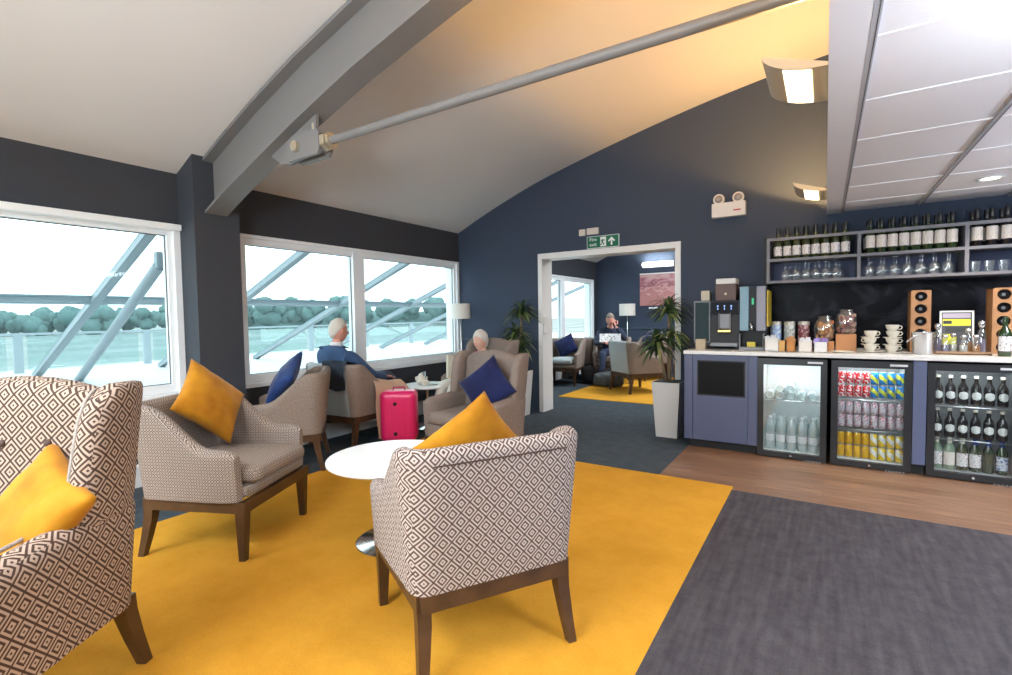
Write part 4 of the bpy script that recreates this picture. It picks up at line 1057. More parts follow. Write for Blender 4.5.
# cups and saucers
def cup_proto():
    root = thing('cup', '', 'cup')
    b = MB(); b.lathe([(0,.004),(.022,0),(.026,.004),(.042,.03),(.047,.056),(.0445,.056),(.038,.03),(.02,.008),(0,.008)], 24, cap=False); b.build('cup_body', china, root, smooth=50)
    b = MB(); b.tube([(.042,0,.045),(.058,0,.048),(.066,0,.034),(.056,0,.02),(.038,0,.02)], .004, 8); b.build('handle', china, root, smooth=True)
    return root
cp = cup_proto(); first = True
b = MB(); b.lathe([(0,.003),(.028,0),(.055,.004),(.066,.011),(.065,.013),(.05,.007),(0,.006)], 28, cap=False); sau = b.build('saucer', china, smooth=True); sau['category'] = 'saucer'; sf = True
for st, (x, sn, lev) in enumerate(((.325,'left',4),(.475,'right',4))):
    for k in range(4):
        z = WZ + .0 + k*.060
        if k == 0 or k == 2 or k == 1:
            so = sau if sf else sau.copy()
            if not sf: COL.objects.link(so)
            sf = False; so.location = (x,5.22,z); so['label'] = f'cream saucer in the {sn} cup stack, {ORD[k]} from the bottom'; so['group'] = 'cream saucers in the cup stacks'
            zc = z+.0075
        else: zc = z-.002
        if k == 3 and st == 0: continue
        o = cp if first else dup(cp); first = False
        o.location = (x + random.uniform(-.003,.003), 5.22, zc); o.rotation_euler = (0,0, [.1,PI*.85,.2,-.1][k] if st == 0 else [-.3,.0,.15,.1][k])
        o['label'] = f'cream cup with handle in the {sn} stack, {ORD[k]} from the bottom'; o['group'] = 'stacked cream cups'
# bottle towers
def tower(x, y, label):
    root = thing('bottle_rack', label, 'wine rack', (x,y,WZ), group='timber bottle racks on the worktop')
    b = MB(); w, H, d = .066, .52, .2; n = 5; R = .041
    # front board with round holes: ring quads between square cell and circle
    cell = H/n
    for k in range(n):
        zc = cell*(k+.5); N_ = 32; ring = []; sq = []
        for i in range(N_):
            a = 2*PI*i/N_; c_, s_ = math.cos(a), math.sin(a); m = max(abs(c_)/w, abs(s_)/(cell/2))
            for yy, lst in ((0,sq),(0,ring)):
                pass
            sq.append([(c_/m, 0, zc+s_/m), (c_/m, .02, zc+s_/m)]); ring.append([(R*c_, 0, zc+R*s_), (R*c_, .02, zc+R*s_)])
        for i in range(N_):
            j = (i+1) % N_
            b.cap([b.bm.verts.new(p) for p in (sq[i][0], sq[j][0], ring[j][0], ring[i][0])])
            b.cap([b.bm.verts.new(p) for p in (ring[i][0], ring[j][0], ring[j][1], ring[i][1])])
    b.build('front_board', timber, root)
    b = MB(); b.box(-w,-w+.012,.001,d,0,H); b.box(w-.012,w,.001,d,0,H); b.box(-w,w,.001,d,0,.01); b.box(-w,w,.001,d,H-.01,H); b.box(-w,w,d-.01,d,0,H); b.build('case', timber, root)
    for k in range(n):
        M = Matrix.Translation((x,y+.015,WZ+cell*(k+.5)-.001)) @ Matrix.Rotation(-PI/2,4,'X')
        t = thing('wine_bottle', f'dark bottle lying in the {"left" if x<1 else "right"} timber rack, {ORD[k]} from the bottom', 'bottle', group='bottles lying in the timber racks'); t.matrix_world = M
        b = MB(); b.lathe([(.012,.012),(.022,.0),(.034,.0),(.038,.01),(.038,.16)], 20); b.build('bottle_body', beer_gl, t, smooth=40)
        b = MB(); b.lathe([(.0,.006),(.013,.006)], 12, cap=False); b.build('punt', mat('punt_glint',(.2,.22,.24),.2,.4), t)
tower(.677, 5.40, 'timber bottle rack with round holes behind the steel bucket')
tower(1.178, 5.38, 'timber bottle rack with round holes at the right edge')
root = thing('ice_bucket', 'polished steel ice bucket with a scoop on the worktop', 'bucket', (.665,5.17,WZ))
b = MB(); b.lathe([(0,.003),(.062,0),(.066,.01),(.074,.17),(.078,.175),(.072,.176),(.064,.012),(0,.01)], 32, cap=False); b.build('bucket', chrome, root, smooth=40)
b = MB(); b.tube([(.0,-.02,.08),(-.06,-.05,.15),(-.11,-.075,.10)], .006, 8); b.build('scoop_handle', steel, root, smooth=True)
root = thing('picture_frame', 'white framed yellow and purple menu print standing on the worktop', 'picture frame', (.925,5.50,WZ))
M = Matrix.Rotation(-.08,4,'X')
b = MB(); w, H = .108, .345
b.box(-w,-w+.012,0,.015,0,H,M=M); b.box(w-.012,w,0,.015,0,H,M=M); b.box(-w,w,0,.015,0,.012,M=M); b.box(-w,w,0,.015,H-.012,H,M=M); b.build('frame', wht, root)
b = MB(); b.mi = 0; b.box(-w+.012,w-.012,.008,.013,.012,H-.012,M=M); b.mi = 1; b.box(-w+.02,w-.02,.0065,.008,.22,.275,M=M); b.box(-w+.02,-.0,.0065,.008,.06,.15,M=M)
b.mi = 2; b.box(-w+.02,w-.02,.0065,.008,.285,.325,M=M); b.mi = 3; b.box(-.085,-.03,.0055,.0065,.235,.262,M=M); b.box(-.07,.07,.0065,.008,.165,.21,M=M)
b.build('print', [mat('print_dark',(.05,.05,.06),.4), mat('print_yellow',(.75,.72,.03),.4), mat('print_mauve',(.42,.36,.45),.4), mat('print_black',(.02,.02,.02),.4)], root)
root = thing('serving_tray', 'low wooden tray under the small glass cruets', 'tray', (.91,5.24,WZ))
b = MB(); b.box(-.165,.165,-.07,.13,.0,.008); b.box(-.165,.165,-.07,-.062,.0,.025); b.box(-.165,.165,.122,.13,0,.025); b.build('tray_base', mat('tray_wood',(.30,.17,.09),.5), root)
spc = [mat('spice_amber',(.5,.2,.04),.5), mat('spice_purple',(.25,.2,.3),.5), mat('spice_cream',(.6,.55,.45),.5)]
def cruet(x, y, h, m, label):
    root = thing('glass_cruet', label, 'jar', (x,y,WZ+.0085), group='glass cruets on the tray')
    b = MB(); b.lathe([(0,.002),(.026,0),(.028,.01),(.028,h*.55),(.02,h*.68),(.012,h*.74),(.014,h*.8)], 18, cap=False); b.build('jar_glass', clear, root, smooth=50)
    b = MB(); b.lathe([(0,.004),(.024,.004),(.024,h*.42),(0,h*.43)], 16, cap=False); b.build('contents', m, root, smooth=50)
    b = MB(); b.lathe([(.012,h*.78),(.016,h*.8),(.022,h*.88),(.018,h*.96),(0,h)], 16, cap=False); b.build('stopper', chrome, root, smooth=True)
for i, (dx, dy, h, mi, nm) in enumerate(((-.135,.06,.24,1,'tall glass cruet at the left end of the tray'),(-.10,-.02,.15,1,'short glass cruet with purple contents on the tray'),(-.045,.02,.16,2,'glass cruet of cream contents before the framed print'),(.01,-.02,.15,2,'short pale cruet near the middle of the tray'),(.05,.05,.20,0,'tall cruet with amber contents on the tray'),(.085,-.01,.15,0,'short cruet of amber contents on the tray'),(.125,.04,.26,1,'tallest glass cruet with steel stopper at the right of the tray'))):
    cruet(.91+dx, 5.25+dy, h, spc[mi], nm)
o = bottle('wine_bottle', green_gl, lab_w, green_gl, .29, .038, .014, (.14,.52), False, .8); o.location = (1.13,5.12,WZ); tag(o, 'green wine bottle with white label standing at the right edge of the worktop', 'bottle')

# ------------------------------------------------------------------ plants
leafm = mat('plant_leaf', (.055,.10,.03), .55, var=(5,(.02,.045,.015))); leafy = mat('plant_leaf_pale', (.24,.26,.09), .55, var=(5,(.07,.12,.03)))
stemm = mat('plant_stem', (.20,.14,.08), .8, bump=(60,.4)); pot_m = mat('pot_white', (.62,.60,.57), .5); soil = mat('soil', (.02,.015,.01), .95)
def plant(x, y, label, crowns, potlabel, seed, z=0, s=1):
    pt = thing('planter', potlabel, 'planter', (x,y,z))
    b = MB(); b.taper((0,0,0),(0,0,.58),.215,.285); b.build('pot', pot_m, pt)
    b = MB(); b.box(-.13,.13,-.13,.13,.578,.584); b.build('soil', soil, pt)
    root = thing('potted_plant', label, 'plant', (x,y,z+.585)); rnd = random.Random(seed)
    for (cx, cy, cz, n, L) in crowns:
        b = MB(); b.tube([(cx*.25,cy*.25,-.002),(cx*.6,cy*.6,cz*.5),(cx,cy,cz)], [.018,.015,.012], 8); b.build('stem', stemm, root, smooth=True)
        b = MB()
        for k in range(n):
            a = rnd.uniform(0,2*PI); el = rnd.uniform(.15,1.35); l = L*rnd.uniform(.65,1.1); w = rnd.uniform(.013,.021); b.mi = 1 if rnd.random() < .35 else 0
            base = Vector((cx,cy,cz-rnd.uniform(0,.10))); d = Vector((math.cos(a),math.sin(a),0)); side = Vector((-d.y,d.x,0)); r1 = []; rows = []
            for q in range(7):
                t = q/6; up_ = math.sin(el)*l*t - (.75 + .5*math.cos(el))*l*t*t*.62; out = math.cos(el)*l*t*.75 + .18*l*t*t
                p = base + d*out + Vector((0,0,up_)); ww = w*math.sin(PI*min(1,(t*.9+.1)))**.6 if t < 1 else .001
                rows.append([p - side*ww, p + Vector((0,0,-.003)), p + side*ww])
            b.grid(rows)
        b.build('leaves', [leafm, leafy], root, smooth=True)
    return root
plant(-1.385, 5.33, 'tall leafy plant growing from the white planter beside the counter', [(-.01,.03,.78,80,.34),(-.12,-.02,.44,80,.36),(.05,-.08,.50,50,.30)], 'tall tapering white planter beside the slate blue cabinet', 5)
plant(-3.36, 5.50, 'tall leafy plant left of the doorway behind the taupe armchair', [(.06,.02,.80,80,.30),(-.02,-.03,.50,80,.32),(.10,-.05,.36,60,.30)], 'white planter hidden behind the taupe armchair left of the doorway', 9)

# ------------------------------------------------------------------ lamps, picture, far room
def floor_lamp(x, y, zs0, zs1, r, label):
    root = thing('floor_lamp', label, 'lamp', (x,y,0))
    b = MB(); b.lathe([(.13,0),(.13,.012),(.02,.022)], 28); b.build('base', steel, root, smooth=40)
    b = MB(); b.tube([(0,0,.02),(0,0,zs1-.02)], .009, 10); b.build('pole', steel, root, smooth=True)
    b = MB(); b.lathe([(r,zs0),(r,zs1),(r-.004,zs1),(r-.004,zs0)], 32, cap=False); b.build('lamp_shade', mat('lamp_fabric',(.74,.70,.64),.8), root, smooth=40)
floor_lamp(-4.30, 5.52, 1.265, 1.475, .135, 'floor lamp with white drum shade in the window corner')
floor_lamp(-3.70, 10.75, 1.26, 1.52, .175, 'floor lamp with white drum shade in the far room')
root = thing('wall_picture', 'large reddish landscape print on the far room wall', 'picture', (-2.95,YF-.001,1.835))
def artmat():
    m, nt, b = _new('red_landscape'); N, L = nt.nodes, nt.links; b.inputs['Roughness'].default_value = .5
    tc = N.new('ShaderNodeTexCoord'); s = N.new('ShaderNodeSeparateXYZ'); L.new(tc.outputs['Object'], s.inputs[0])
    n = N.new('ShaderNodeTexNoise'); n.inputs['Scale'].default_value = 5; n.inputs['Detail'].default_value = 5; mp = N.new('ShaderNodeMapping'); mp.inputs['Scale'].default_value = (1,1,2.6); L.new(tc.outputs['Object'], mp.inputs[0]); L.new(mp.outputs[0], n.inputs['Vector'])
    f = M_(N, L, 'ADD', M_(N, L, 'MULTIPLY', s.outputs[2], 1.1), n.outputs['Fac'])
    r = N.new('ShaderNodeValToRGB'); e = r.color_ramp.elements; e[0].position = .28; e[0].color = (.46,.20,.19,1); e[1].position = .86; e[1].color = (.58,.36,.36,1)
    for p, c in ((.42,(.42,.17,.17,1)),(.54,(.60,.34,.32,1)),(.62,(.25,.07,.10,1)),(.70,(.42,.17,.2,1))): x = e.new(p); x.color = c
    L.new(f, r.inputs['Fac']); L.new(r.outputs['Color'], b.inputs['Base Color']); return m
b = MB(); b.box(-.565,.565,-.03,0,-.36,.36); b.build('canvas', artmat(), root)
b = MB(); b.box(-.565,.565,-.0315,-.0301,.335,.36); b.build('white_edge', wht, root)
tag(bx('wall_label', wht, -3.32,-2.9,YF-.012,YF,1.405,1.44), 'thin white strip label below the far room picture', 'label strip')
root = thing('wall_light', 'white curved wall light glowing above the far picture', 'light', (-3.12,YF,2.385))
b = MB(); rows = [[(x, -.10*math.sin(PI*k/10), -.06+.12*k/10) for k in range(11)] for x in (-.33,-.28,0,.28,.33)]
b.grid(rows); b.box(-.33,.33,-.01,0,-.06,.06); b.build('diffuser', mat('far_lamp_glow',(1,1,.95),.5,emit=(1,.97,.88),es=2.2), root, smooth=40)
l = bpy.data.lights.new('far_light', 'AREA'); l.shape = 'RECTANGLE'; l.size = .6; l.size_y = .05; l.energy = 9; l.color = (.95,1,.95)
lo = bpy.data.objects.new('far_light', l); COL.objects.link(lo); lo.parent = root; lo.location = (0,-.13,.06); lo.rotation_euler = (PI-.25,0,0)

# ------------------------------------------------------------------ people
skin_m = mat('skin', (.62,.36,.27), .55); skin_r = mat('skin_ruddy', (.60,.28,.21), .55)
hair_w = mat('hair_white', (.62,.58,.52), .8, bump=(120,.5)); hair_g = mat('hair_grey', (.22,.18,.15), .8, bump=(120,.5))
def skinned(chains):
    """chains: list of (points, radii) grown as skin surfaces; returns bmesh-ready (verts, faces)"""
    vs = []; es = []; rs = []; idx = {}
    for pts, rad in chains:
        prev = None
        for p, r in zip(pts, rad):
            k = tuple(round(c,4) for c in p)
            if k not in idx: idx[k] = len(vs); vs.append(p); rs.append(r)
            i = idx[k]
            if prev is not None and prev != i: es.append((prev,i))
            prev = i
    me = bpy.data.meshes.new('tmp'); me.from_pydata(vs, es, []); o = bpy.data.objects.new('tmp', me); COL.objects.link(o)
    o.modifiers.new('s','SKIN'); o.modifiers.new('u','SUBSURF').levels = 2
    for i, sv in enumerate(me.skin_vertices[0].data):
        r = rs[i]; sv.radius = r if isinstance(r, tuple) else (r, r); sv.use_root = (i == 0)
    dg = bpy.context.evaluated_depsgraph_get(); ev = o.evaluated_get(dg); m2 = ev.to_mesh()
    V = [tuple(v.co) for v in m2.vertices]; F = [tuple(p.vertices) for p in m2.polygons]
    ev.to_mesh_clear(); bpy.data.objects.remove(o); return V, F
def add_skin(b, chains):
    V, F = skinned(chains); vv = [b.bm.verts.new(v) for v in V]
    for f in F:
        try: q = b.bm.faces.new([vv[i] for i in f]); q.material_index = b.mi
        except ValueError: pass
def head_pt(th, ph, s):
    """th 0 top..pi bottom, ph 0 = facing +Y"""
    x = math.sin(th)*math.sin(ph); y = math.sin(th)*math.cos(ph); z = math.cos(th)
    f = max(0,y)
    px = x*.074; py = y*.092; pz = z*.118
    if z < 0: px *= 1-.35*z*z; py *= 1-.22*z*z*(1 if y > 0 else 1.6)
    if y > 0:
        py -= .004*math.exp(-((z-.12)/.12)**2)*math.exp(-((abs(x)-.36)/.18)**2)*3       # eye sockets
        py += .026*math.exp(-((z+.18)/.16)**2)*math.exp(-(x/.13)**2)                      # nose
        py += .007*math.exp(-((z+.50)/.08)**2)*math.exp(-(x/.26)**2)                      # mouth
        py += .010*math.exp(-((z+.82)/.12)**2)*math.exp(-(x/.3)**2)                       # chin
        py += .004*math.exp(-((z-.28)/.08)**2)                                             # brow
    return Vector((px*s,py*s,pz*s))
def add_head(b, M, s=1):
    rows = [[M @ head_pt(PI*a/24, 2*PI*c/36, s) for c in range(36)] for a in range(1,24)]
    V = b.grid(rows, closed_v=True); b.cap(V[0]); b.cap(list(reversed(V[-1])))
    for sg in (-1,1):
        rows = []
        for a in range(7):
            t = PI*a/6; rows.append([M @ Vector((sg*(.072+.012*math.sin(t)+.004*math.cos(p)), -.008+.016*math.sin(t)*math.cos(p), .005-.032*math.cos(t)+.004*math.sin(p))) * 1 for p in [2*PI*k/8 for k in range(8)]])
        b.grid(rows, closed_v=True)
def add_hand(b, wrist, fwd, upn, side, curl=.5):
    """palm + five fingers, fwd = pointing direction, upn = back of hand normal, side = +1/-1 thumb side"""
    f = Vector(fwd).normalized(); n = Vector(upn); n = (n-f*n.dot(f)).normalized(); s = f.cross(n)*side; w = Vector(wrist)
    chains = [([w, w+f*.045, w+f*.085], [(.020,.014),(.036,.015),(.038,.013)])]
    add_skin(b, [([tuple(p) for p in c[0]], c[1]) for c in chains])
    for k, L in enumerate((.072,.080,.075,.058)):
        o = w + f*.08 + s*(.030-.020*k); c = curl
        d1 = (f*math.cos(c*.5)-n*math.sin(c*.5)); d2 = (f*math.cos(c*1.3)-n*math.sin(c*1.3)); d3 = (f*math.cos(c*2)-n*math.sin(c*2))
        p = [o, o+d1*L*.45, o+d1*L*.45+d2*L*.32, o+d1*L*.45+d2*L*.32+d3*L*.25]
        add_skin(b, [([tuple(q) for q in p], [.0095,.009,.008,.0065])])
    o = w+f*.025+s*.026; d1 = (f*.7+s*.7-n*.2).normalized(); d2 = (f*.95+s*.25-n*.3).normalized(); p = [o, o+d1*.035, o+d1*.035+d2*.032, o+d1*.035+d2*.055]
    add_skin(b, [([tuple(q) for q in p], [.012,.011,.0095,.007])])
def person(label, x, y, rz, J, skin, hair, top_m, leg_m, shoe_m, z=0, s=1.0, hairlong=False, collar=None, face_tilt=0, turn=0, topg=0):
    """J: joints in local frame (facing +Y): pelvis, chest, neck, head, shoulder/elbow/wrist L,R, hip/knee/ankle L,R, hand dirs"""
    root = thing('person', label, 'person', (x,y,z), rz)
    B = MB()
    V3 = lambda k: Vector(J[k])
    tor = [J['pelvis'], tuple((V3('pelvis')*.5+V3('chest')*.5)), J['chest'], J['neck'], tuple(V3('head')-Vector((0,.01,.07)))]
    def limb(a, b_, c): m1 = tuple(V3(a)*.5+V3(b_)*.5); m2 = tuple(V3(b_)*.5+V3(c)*.5); return m1, m2
    body = [(tor, [(.11,.08),(.10,.08),(.11,.08),(.055,.052),(.052,.052)])]
    cloth = [([J['pelvis'], tor[1], J['chest'], tuple(V3('chest')*.45+V3('neck')*.55), tuple(V3('chest')*.1+V3('neck')*.9)], [(.165,.13),(.165,.13),(.19,.135),(.13,.10),(.075,.07)])]
    trous = []
    for sd in ('L','R'):
        a1, a2 = limb('sh'+sd,'el'+sd,'wr'+sd); l1, l2 = limb('hip'+sd,'kn'+sd,'an'+sd)
        body.append(([J['chest'], J['sh'+sd], a1, J['el'+sd], a2, J['wr'+sd]], [(.11,.08),.045,.042,.036,.034,.024]))
        cloth.append(([J['chest'], J['sh'+sd], a1, J['el'+sd], a2, tuple(V3('wr'+sd)*.9+V3(  'el'+sd)*.1)], [(.19,.135),.082,.066,.057,.05,.042]))
        body.append(([J['pelvis'], J['hip'+sd], l1, J['kn'+sd], l2, J['an'+sd]], [(.14,.10),.085,.07,.052,.048,.034]))
        trous.append(([J['pelvis'], J['hip'+sd], l1, J['kn'+sd], l2, tuple(V3('an'+sd)*.93+V3('kn'+sd)*.07)], [(.165,.12),.105,.088,.07,.066,.055]))
    add_skin(B, body)
    HM = Matrix.Translation(J['head']) @ Matrix.Rotation(turn,4,'Z') @ Matrix.Rotation(face_tilt,4,'X')
    add_head(B, HM, 1)
    for sd, sg in (('L',-1),('R',1)):
        fd = J.get('hd'+sd, tuple(V3('wr'+sd)-V3('el'+sd))); un = J.get('hn'+sd, (0,0,1))
        add_hand(B, tuple(V3('wr'+sd)), fd, un, sg*-1 if 'flip'+sd not in J else sg, J.get('curl'+sd,.5))
    B.build('body', skin, root, smooth=True)
    c = MB(); add_skin(c, cloth); c.build('jacket', top_m, root, smooth=True)
    c = MB(); add_skin(c, trous); c.build('trousers', leg_m, root, smooth=True)
    for sd in ('L','R'):
        an = V3('an'+sd); fd = Vector(J.get('fd'+sd,(0,1,0))).normalized(); c = MB()
        p0 = an - fd*.05 + Vector((0,0,-.045)); add_skin(c, [([tuple(p0), tuple(p0+fd*.09+Vector((0,0,.0))), tuple(p0+fd*.20+Vector((0,0,-.012)))], [(.045,.045),(.045,.038),(.036,.025)])]); c.build('shoe', shoe_m, root, smooth=True)
    # hair cap
    h = MB(); rows = []
    for a in range(0,15):
        th = PI*a/24*1.25; row = []
        for k in range(36):
            ph = 2*PI*k/36; back = (1-math.cos(ph))/2
            lim = .34 + .38*back**1.9 if not hairlong else .36+.46*back**1.2
            t2 = min(th, PI*lim*1.0); p = head_pt(max(t2,.02), ph, 1.0)
            g = 1.12 + (.05 if hairlong else 0) + .09*noise.noise(p*45)
            if th > PI*lim: g = 1.0 - .02
            row.append(HM @ (p*g + Vector((0,-.004,.004))))
        rows.append(row)
    V = h.grid(rows, closed_v=True); h.cap(V[0]); h.build('hair', hair, root, smooth=True)
    for sg in (-1,1):
        e = MB(); q = head_pt(PI/2-.10, sg*.36, 1); e.lathe([(0,.009),(.006,.006),(.009,0),(.006,-.006),(0,-.009)], 10, M=HM @ Matrix.Translation(q+Vector((0,-.006,0))), cap=False); e.build('eye', mat('eye_dark',(.05,.04,.04),.3), root, smooth=True)
    e = MB(); q = head_pt(PI/2+.53, 0, 1); e.tube([HM @ (q+Vector((dx,-.002-abs(dx)*.25,0))) for dx in (-.024,-.012,0,.012,.024)], .0035, 6); e.build('mouth', mat('lips',(.42,.16,.14),.5), root, smooth=True)
    if collar: e = MB(); nk = V3('neck'); e.lathe([(.068,-.03),(.068,.0),(.060,.018)], 18, M=Matrix.Translation(nk), cap=False); e.build('collar', collar, root, smooth=True)
    return root
blazer = mat('blazer_blue', (.035,.085,.19), .8, var=(6,(.02,.05,.12))); navy_t = mat('trousers_navy', (.018,.028,.065), .85); shoe_b = mat('shoe_black', (.01,.01,.01), .4)
shirt_w = mat('shirt_white', (.75,.75,.78), .8)
person('white-haired man in a blue blazer seated in profile by the window', -4.21, 3.50, ang(-.03,.999), dict(
    pelvis=(0,-.10,.55), chest=(0,-.20,.86), neck=(0,-.175,1.04), head=(.0,-.14,1.165),
    shL=(-.17,-.19,.94), elL=(-.27,.03,.72), wrL=(-.20,.26,.66), shR=(.17,-.19,.94), elR=(.27,.05,.70), wrR=(.19,.33,.66),
    hipL=(-.09,-.06,.54), knL=(-.10,.42,.62), anL=(-.10,.50,.14), hipR=(.09,-.06,.55), knR=(.10,.42,.66), anR=(.14,.72,.36),
    hdR=(-.2,.9,-.15), hdL=(.2,.9,-.1), fdR=(0,.8,-.35), curlR=.5), skin_r, hair_w, blazer, navy_t, shoe_b, collar=shirt_w, turn=-.25)
floral = speck('floral_red_white', (.72,.70,.74), (.55,.03,.05), 11, .56); cream_t = mat('trousers_cream', (.62,.60,.54), .85)
person('white-haired woman in a red and white top seated in the grey wing armchair', -3.50, 4.76, ang(-.25,-.97), dict(
    pelvis=(0,-.06,.50), chest=(0,-.13,.76), neck=(0,-.12,.93), head=(0,-.08,1.045),
    shL=(-.15,-.12,.84), elL=(-.25,.03,.64), wrL=(-.14,.24,.62), shR=(.15,-.12,.84), elR=(.25,.05,.64), wrR=(.14,.24,.62),
    hipL=(-.09,-.02,.52), knL=(-.10,.42,.56), anL=(-.10,.50,.12), hipR=(.09,-.02,.52), knR=(.10,.42,.56), anR=(.12,.52,.12), curlL=.6, curlR=.6),
    skin_m, hair_w, floral, cream_t, shoe_b, hairlong=True, turn=.15, z=-.045)
navy_s = mat('jumper_navy', (.012,.02,.045), .85)
man3 = person('grey-haired man in navy reading a newspaper in the far room', -3.44, 9.02, ang(.35,-.94), dict(
    pelvis=(0,-.08,.55), chest=(0,-.10,.88), neck=(0,-.05,1.07), head=(0,-.005,1.19),
    shL=(-.19,-.10,.97), elL=(-.27,.12,.82), wrL=(-.10,.12,1.07), shR=(.19,-.10,.97), elR=(.27,.06,.74), wrR=(.12,.30,.78),
    hipL=(-.10,-.04,.54), knL=(-.13,.42,.58), anL=(-.10,.46,.12), hipR=(.10,-.04,.54), knR=(.13,.42,.58), anR=(.16,.50,.12), hdL=(.25,-.1,.9), hnL=(0,1,0), curlL=.9, curlR=.9),
    skin_r, hair_g, navy_s, navy_t, shoe_b, face_tilt=-.35)
# newspaper held by the reader
news = speck('newsprint', (.70,.70,.70), (.22,.22,.22), 30, .58)
b = MB(); rows = []
for i in range(9):
    t = -1+2*i/8; rows.append([(t*.19, .36+.05*abs(t), .79), (t*.19, .32+.05*abs(t), .94)])
b.grid(rows); rows2 = [[(p[0], p[1]+.004, p[2]) for p in r] for r in rows]; b.grid(rows2, flip=True)
o = b.build('newspaper', news, smooth=True); o.location = (-3.44,9.02,0); o.rotation_euler = (0,0,ang(.35,-.94)); tag(o, 'open newspaper held up by the man in the far room', 'newspaper')
# bags at his feet
def blob(name, mats, label, cat, c, sx, sy, sz, seed, squash=.3, handle=True):
    root = thing(name, label, cat, c); b = MB(); rows = []
    for a in range(1,16):
        th = PI*a/16; row = []
        for k in range(28):
            ph = 2*PI*k/28; d = Vector((math.sin(th)*math.cos(ph), math.sin(th)*math.sin(ph), math.cos(th)))
            e = Vector([math.copysign(abs(v)**.7, v) for v in d]); r = 1+.14*noise.noise(d*2.5+Vector((seed,0,0)))
            row.append((e.x*sx*r, e.y*sy*r, max(0, sz+e.z*sz*r)))
        rows.append(row)
    V = b.grid(rows, closed_v=True); b.cap(V[0]); b.cap(V[-1]); b.build('bag_body', mats, root, smooth=True)
    if handle: b = MB(); b.tube([(-sx*.5,0,sz*1.85),(-sx*.35,0,sz*2.3),(sx*.35,0,sz*2.3),(sx*.5,0,sz*1.85)], .012, 8); b.build('handle', black_matt, root, smooth=True)
blob('holdall', mat('bag_dark',(.04,.045,.05),.7,var=(8,(.10,.11,.11))), 'dark soft holdall on the floor by the reading man', 'bag', (-3.25,8.42,0), .28,.16,.13, 2)
blob('backpack', mat('bag_black',(.015,.016,.02),.7), 'black backpack on the floor between the far armchairs and the reading man', 'bag', (-3.72,8.68,0), .14,.13,.17, 5)

# pink suitcase
pink = mat('suitcase_pink', (.72,.015,.14), .35, coat=.3, bump=(25,.15)); 
root = thing('suitcase', 'bright pink hard-shell suitcase standing beside the beige coat', 'suitcase', (-3.63,3.62,.0), ang(.55,-.83))
b = MB(); b.soft(0,0,.045,.565,.36,.23,.06,n=14); b.build('shell', pink, root, smooth=True)
for k in range(5):
    b = MB(); xx = -.12+.06*k; b.box(xx-.008,xx+.008,.108,.118,.10,.50,bev=.003); b.build('rib', pink, root)
b = MB(); b.tube([(-.06,.0,.56),(-.055,.0,.59),(.055,.0,.59),(.06,.0,.56)], .009, 8); b.build('handle', mat('pink_dark',(.35,.02,.08),.5), root, smooth=True)
for sx, sz_ in ((.02,.44),(.02,.14)):
    b = MB(); b.lathe([(.018,0),(.018,.012),(.012,.016)], 16, M=Matrix.Translation((sx,.115,sz_)) @ Matrix.Rotation(-PI/2,4,'X')); b.build('stud', black_pl, root)
for sx in (-.13,.13):
    for sy in (-.07,.07):
        b = MB(); b.lathe([(.022,-.012),(.022,.012)], 14, M=Matrix.Translation((sx,sy,.0225)) @ Matrix.Rotation(PI/2,4,'Y')); b.box(sx-.018,sx+.018,sy-.015,sy+.015,.03,.06); b.build('wheel', black_pl, root)
# coats draped on the man's chair
def drape(name, m, label, pts, loc, rz, th=.02, amp=.012, seed=1):
    """pts: rows of 3D points (grid), given thickness and folds"""
    b = MB(); n = len(pts[0])
    def dens(row, k=5):
        out = []
        for a, c in zip(row, row[1:]):
            for q in range(k): out.append(Vector(a).lerp(Vector(c), q/k))
        out.append(Vector(row[-1])); return out
    R1 = [dens(r) for r in pts]; cols = list(zip(*R1)); cols = [dens(list(c)) for c in cols]; G = [list(r) for r in zip(*cols)]
    for s in (0,1):
        rows = []
        for i, r in enumerate(G):
            row = []
            for j, p in enumerate(r):
                w = amp*math.sin(j*1.3+i*.25+seed) + amp*.8*noise.noise(p*9+Vector((seed,0,0)))
                row.append(p + Vector((w*.6, w*.6, 0)) + Vector((.7,-.7,0))*th*(s-.5))
            rows.append(row)
        b.grid(rows, flip=bool(s))
    o = b.build(name, m, smooth=True); o.location = loc; o.rotation_euler = (0,0,rz); return tag(o, label)
ce = (-4.19,3.52,0); ra = ang(-.08,.996)
drape('jacket', mat('jacket_dark',(.012,.02,.035),.85), 'dark navy jacket draped over the back of the seated man\'s armchair', [
    [(-.05,-.33,.62),(.10,-.35,.58),(.24,-.36,.60)],[(-.05,-.385,.75),(.10,-.40,.74),(.27,-.39,.74)],[(-.04,-.36,.875),(.10,-.36,.885),(.27,-.34,.875)],[(-.03,-.28,.86),(.12,-.27,.875),(.27,-.22,.85)],[(.02,-.24,.74),(.14,-.23,.74),(.25,-.18,.72)]], ce, ra, .03, .012, 2)['category'] = 'jacket'
drape('coat', mat('coat_beige',(.50,.34,.24),.85), 'beige coat hanging over the arm front of the seated man\'s chair', [
    [(.42,-.08,.08),(.45,.16,.06),(.44,.42,.10)],[(.41,-.10,.35),(.44,.15,.33),(.43,.42,.34)],[(.395,-.10,.60),(.41,.15,.56),(.395,.38,.55)],[(.32,-.08,.70),(.33,.14,.64),(.31,.36,.625)],[(.255,-.06,.66),(.25,.14,.60),(.25,.34,.57)]], ce, ra, .03, .015, 4)['category'] = 'coat'
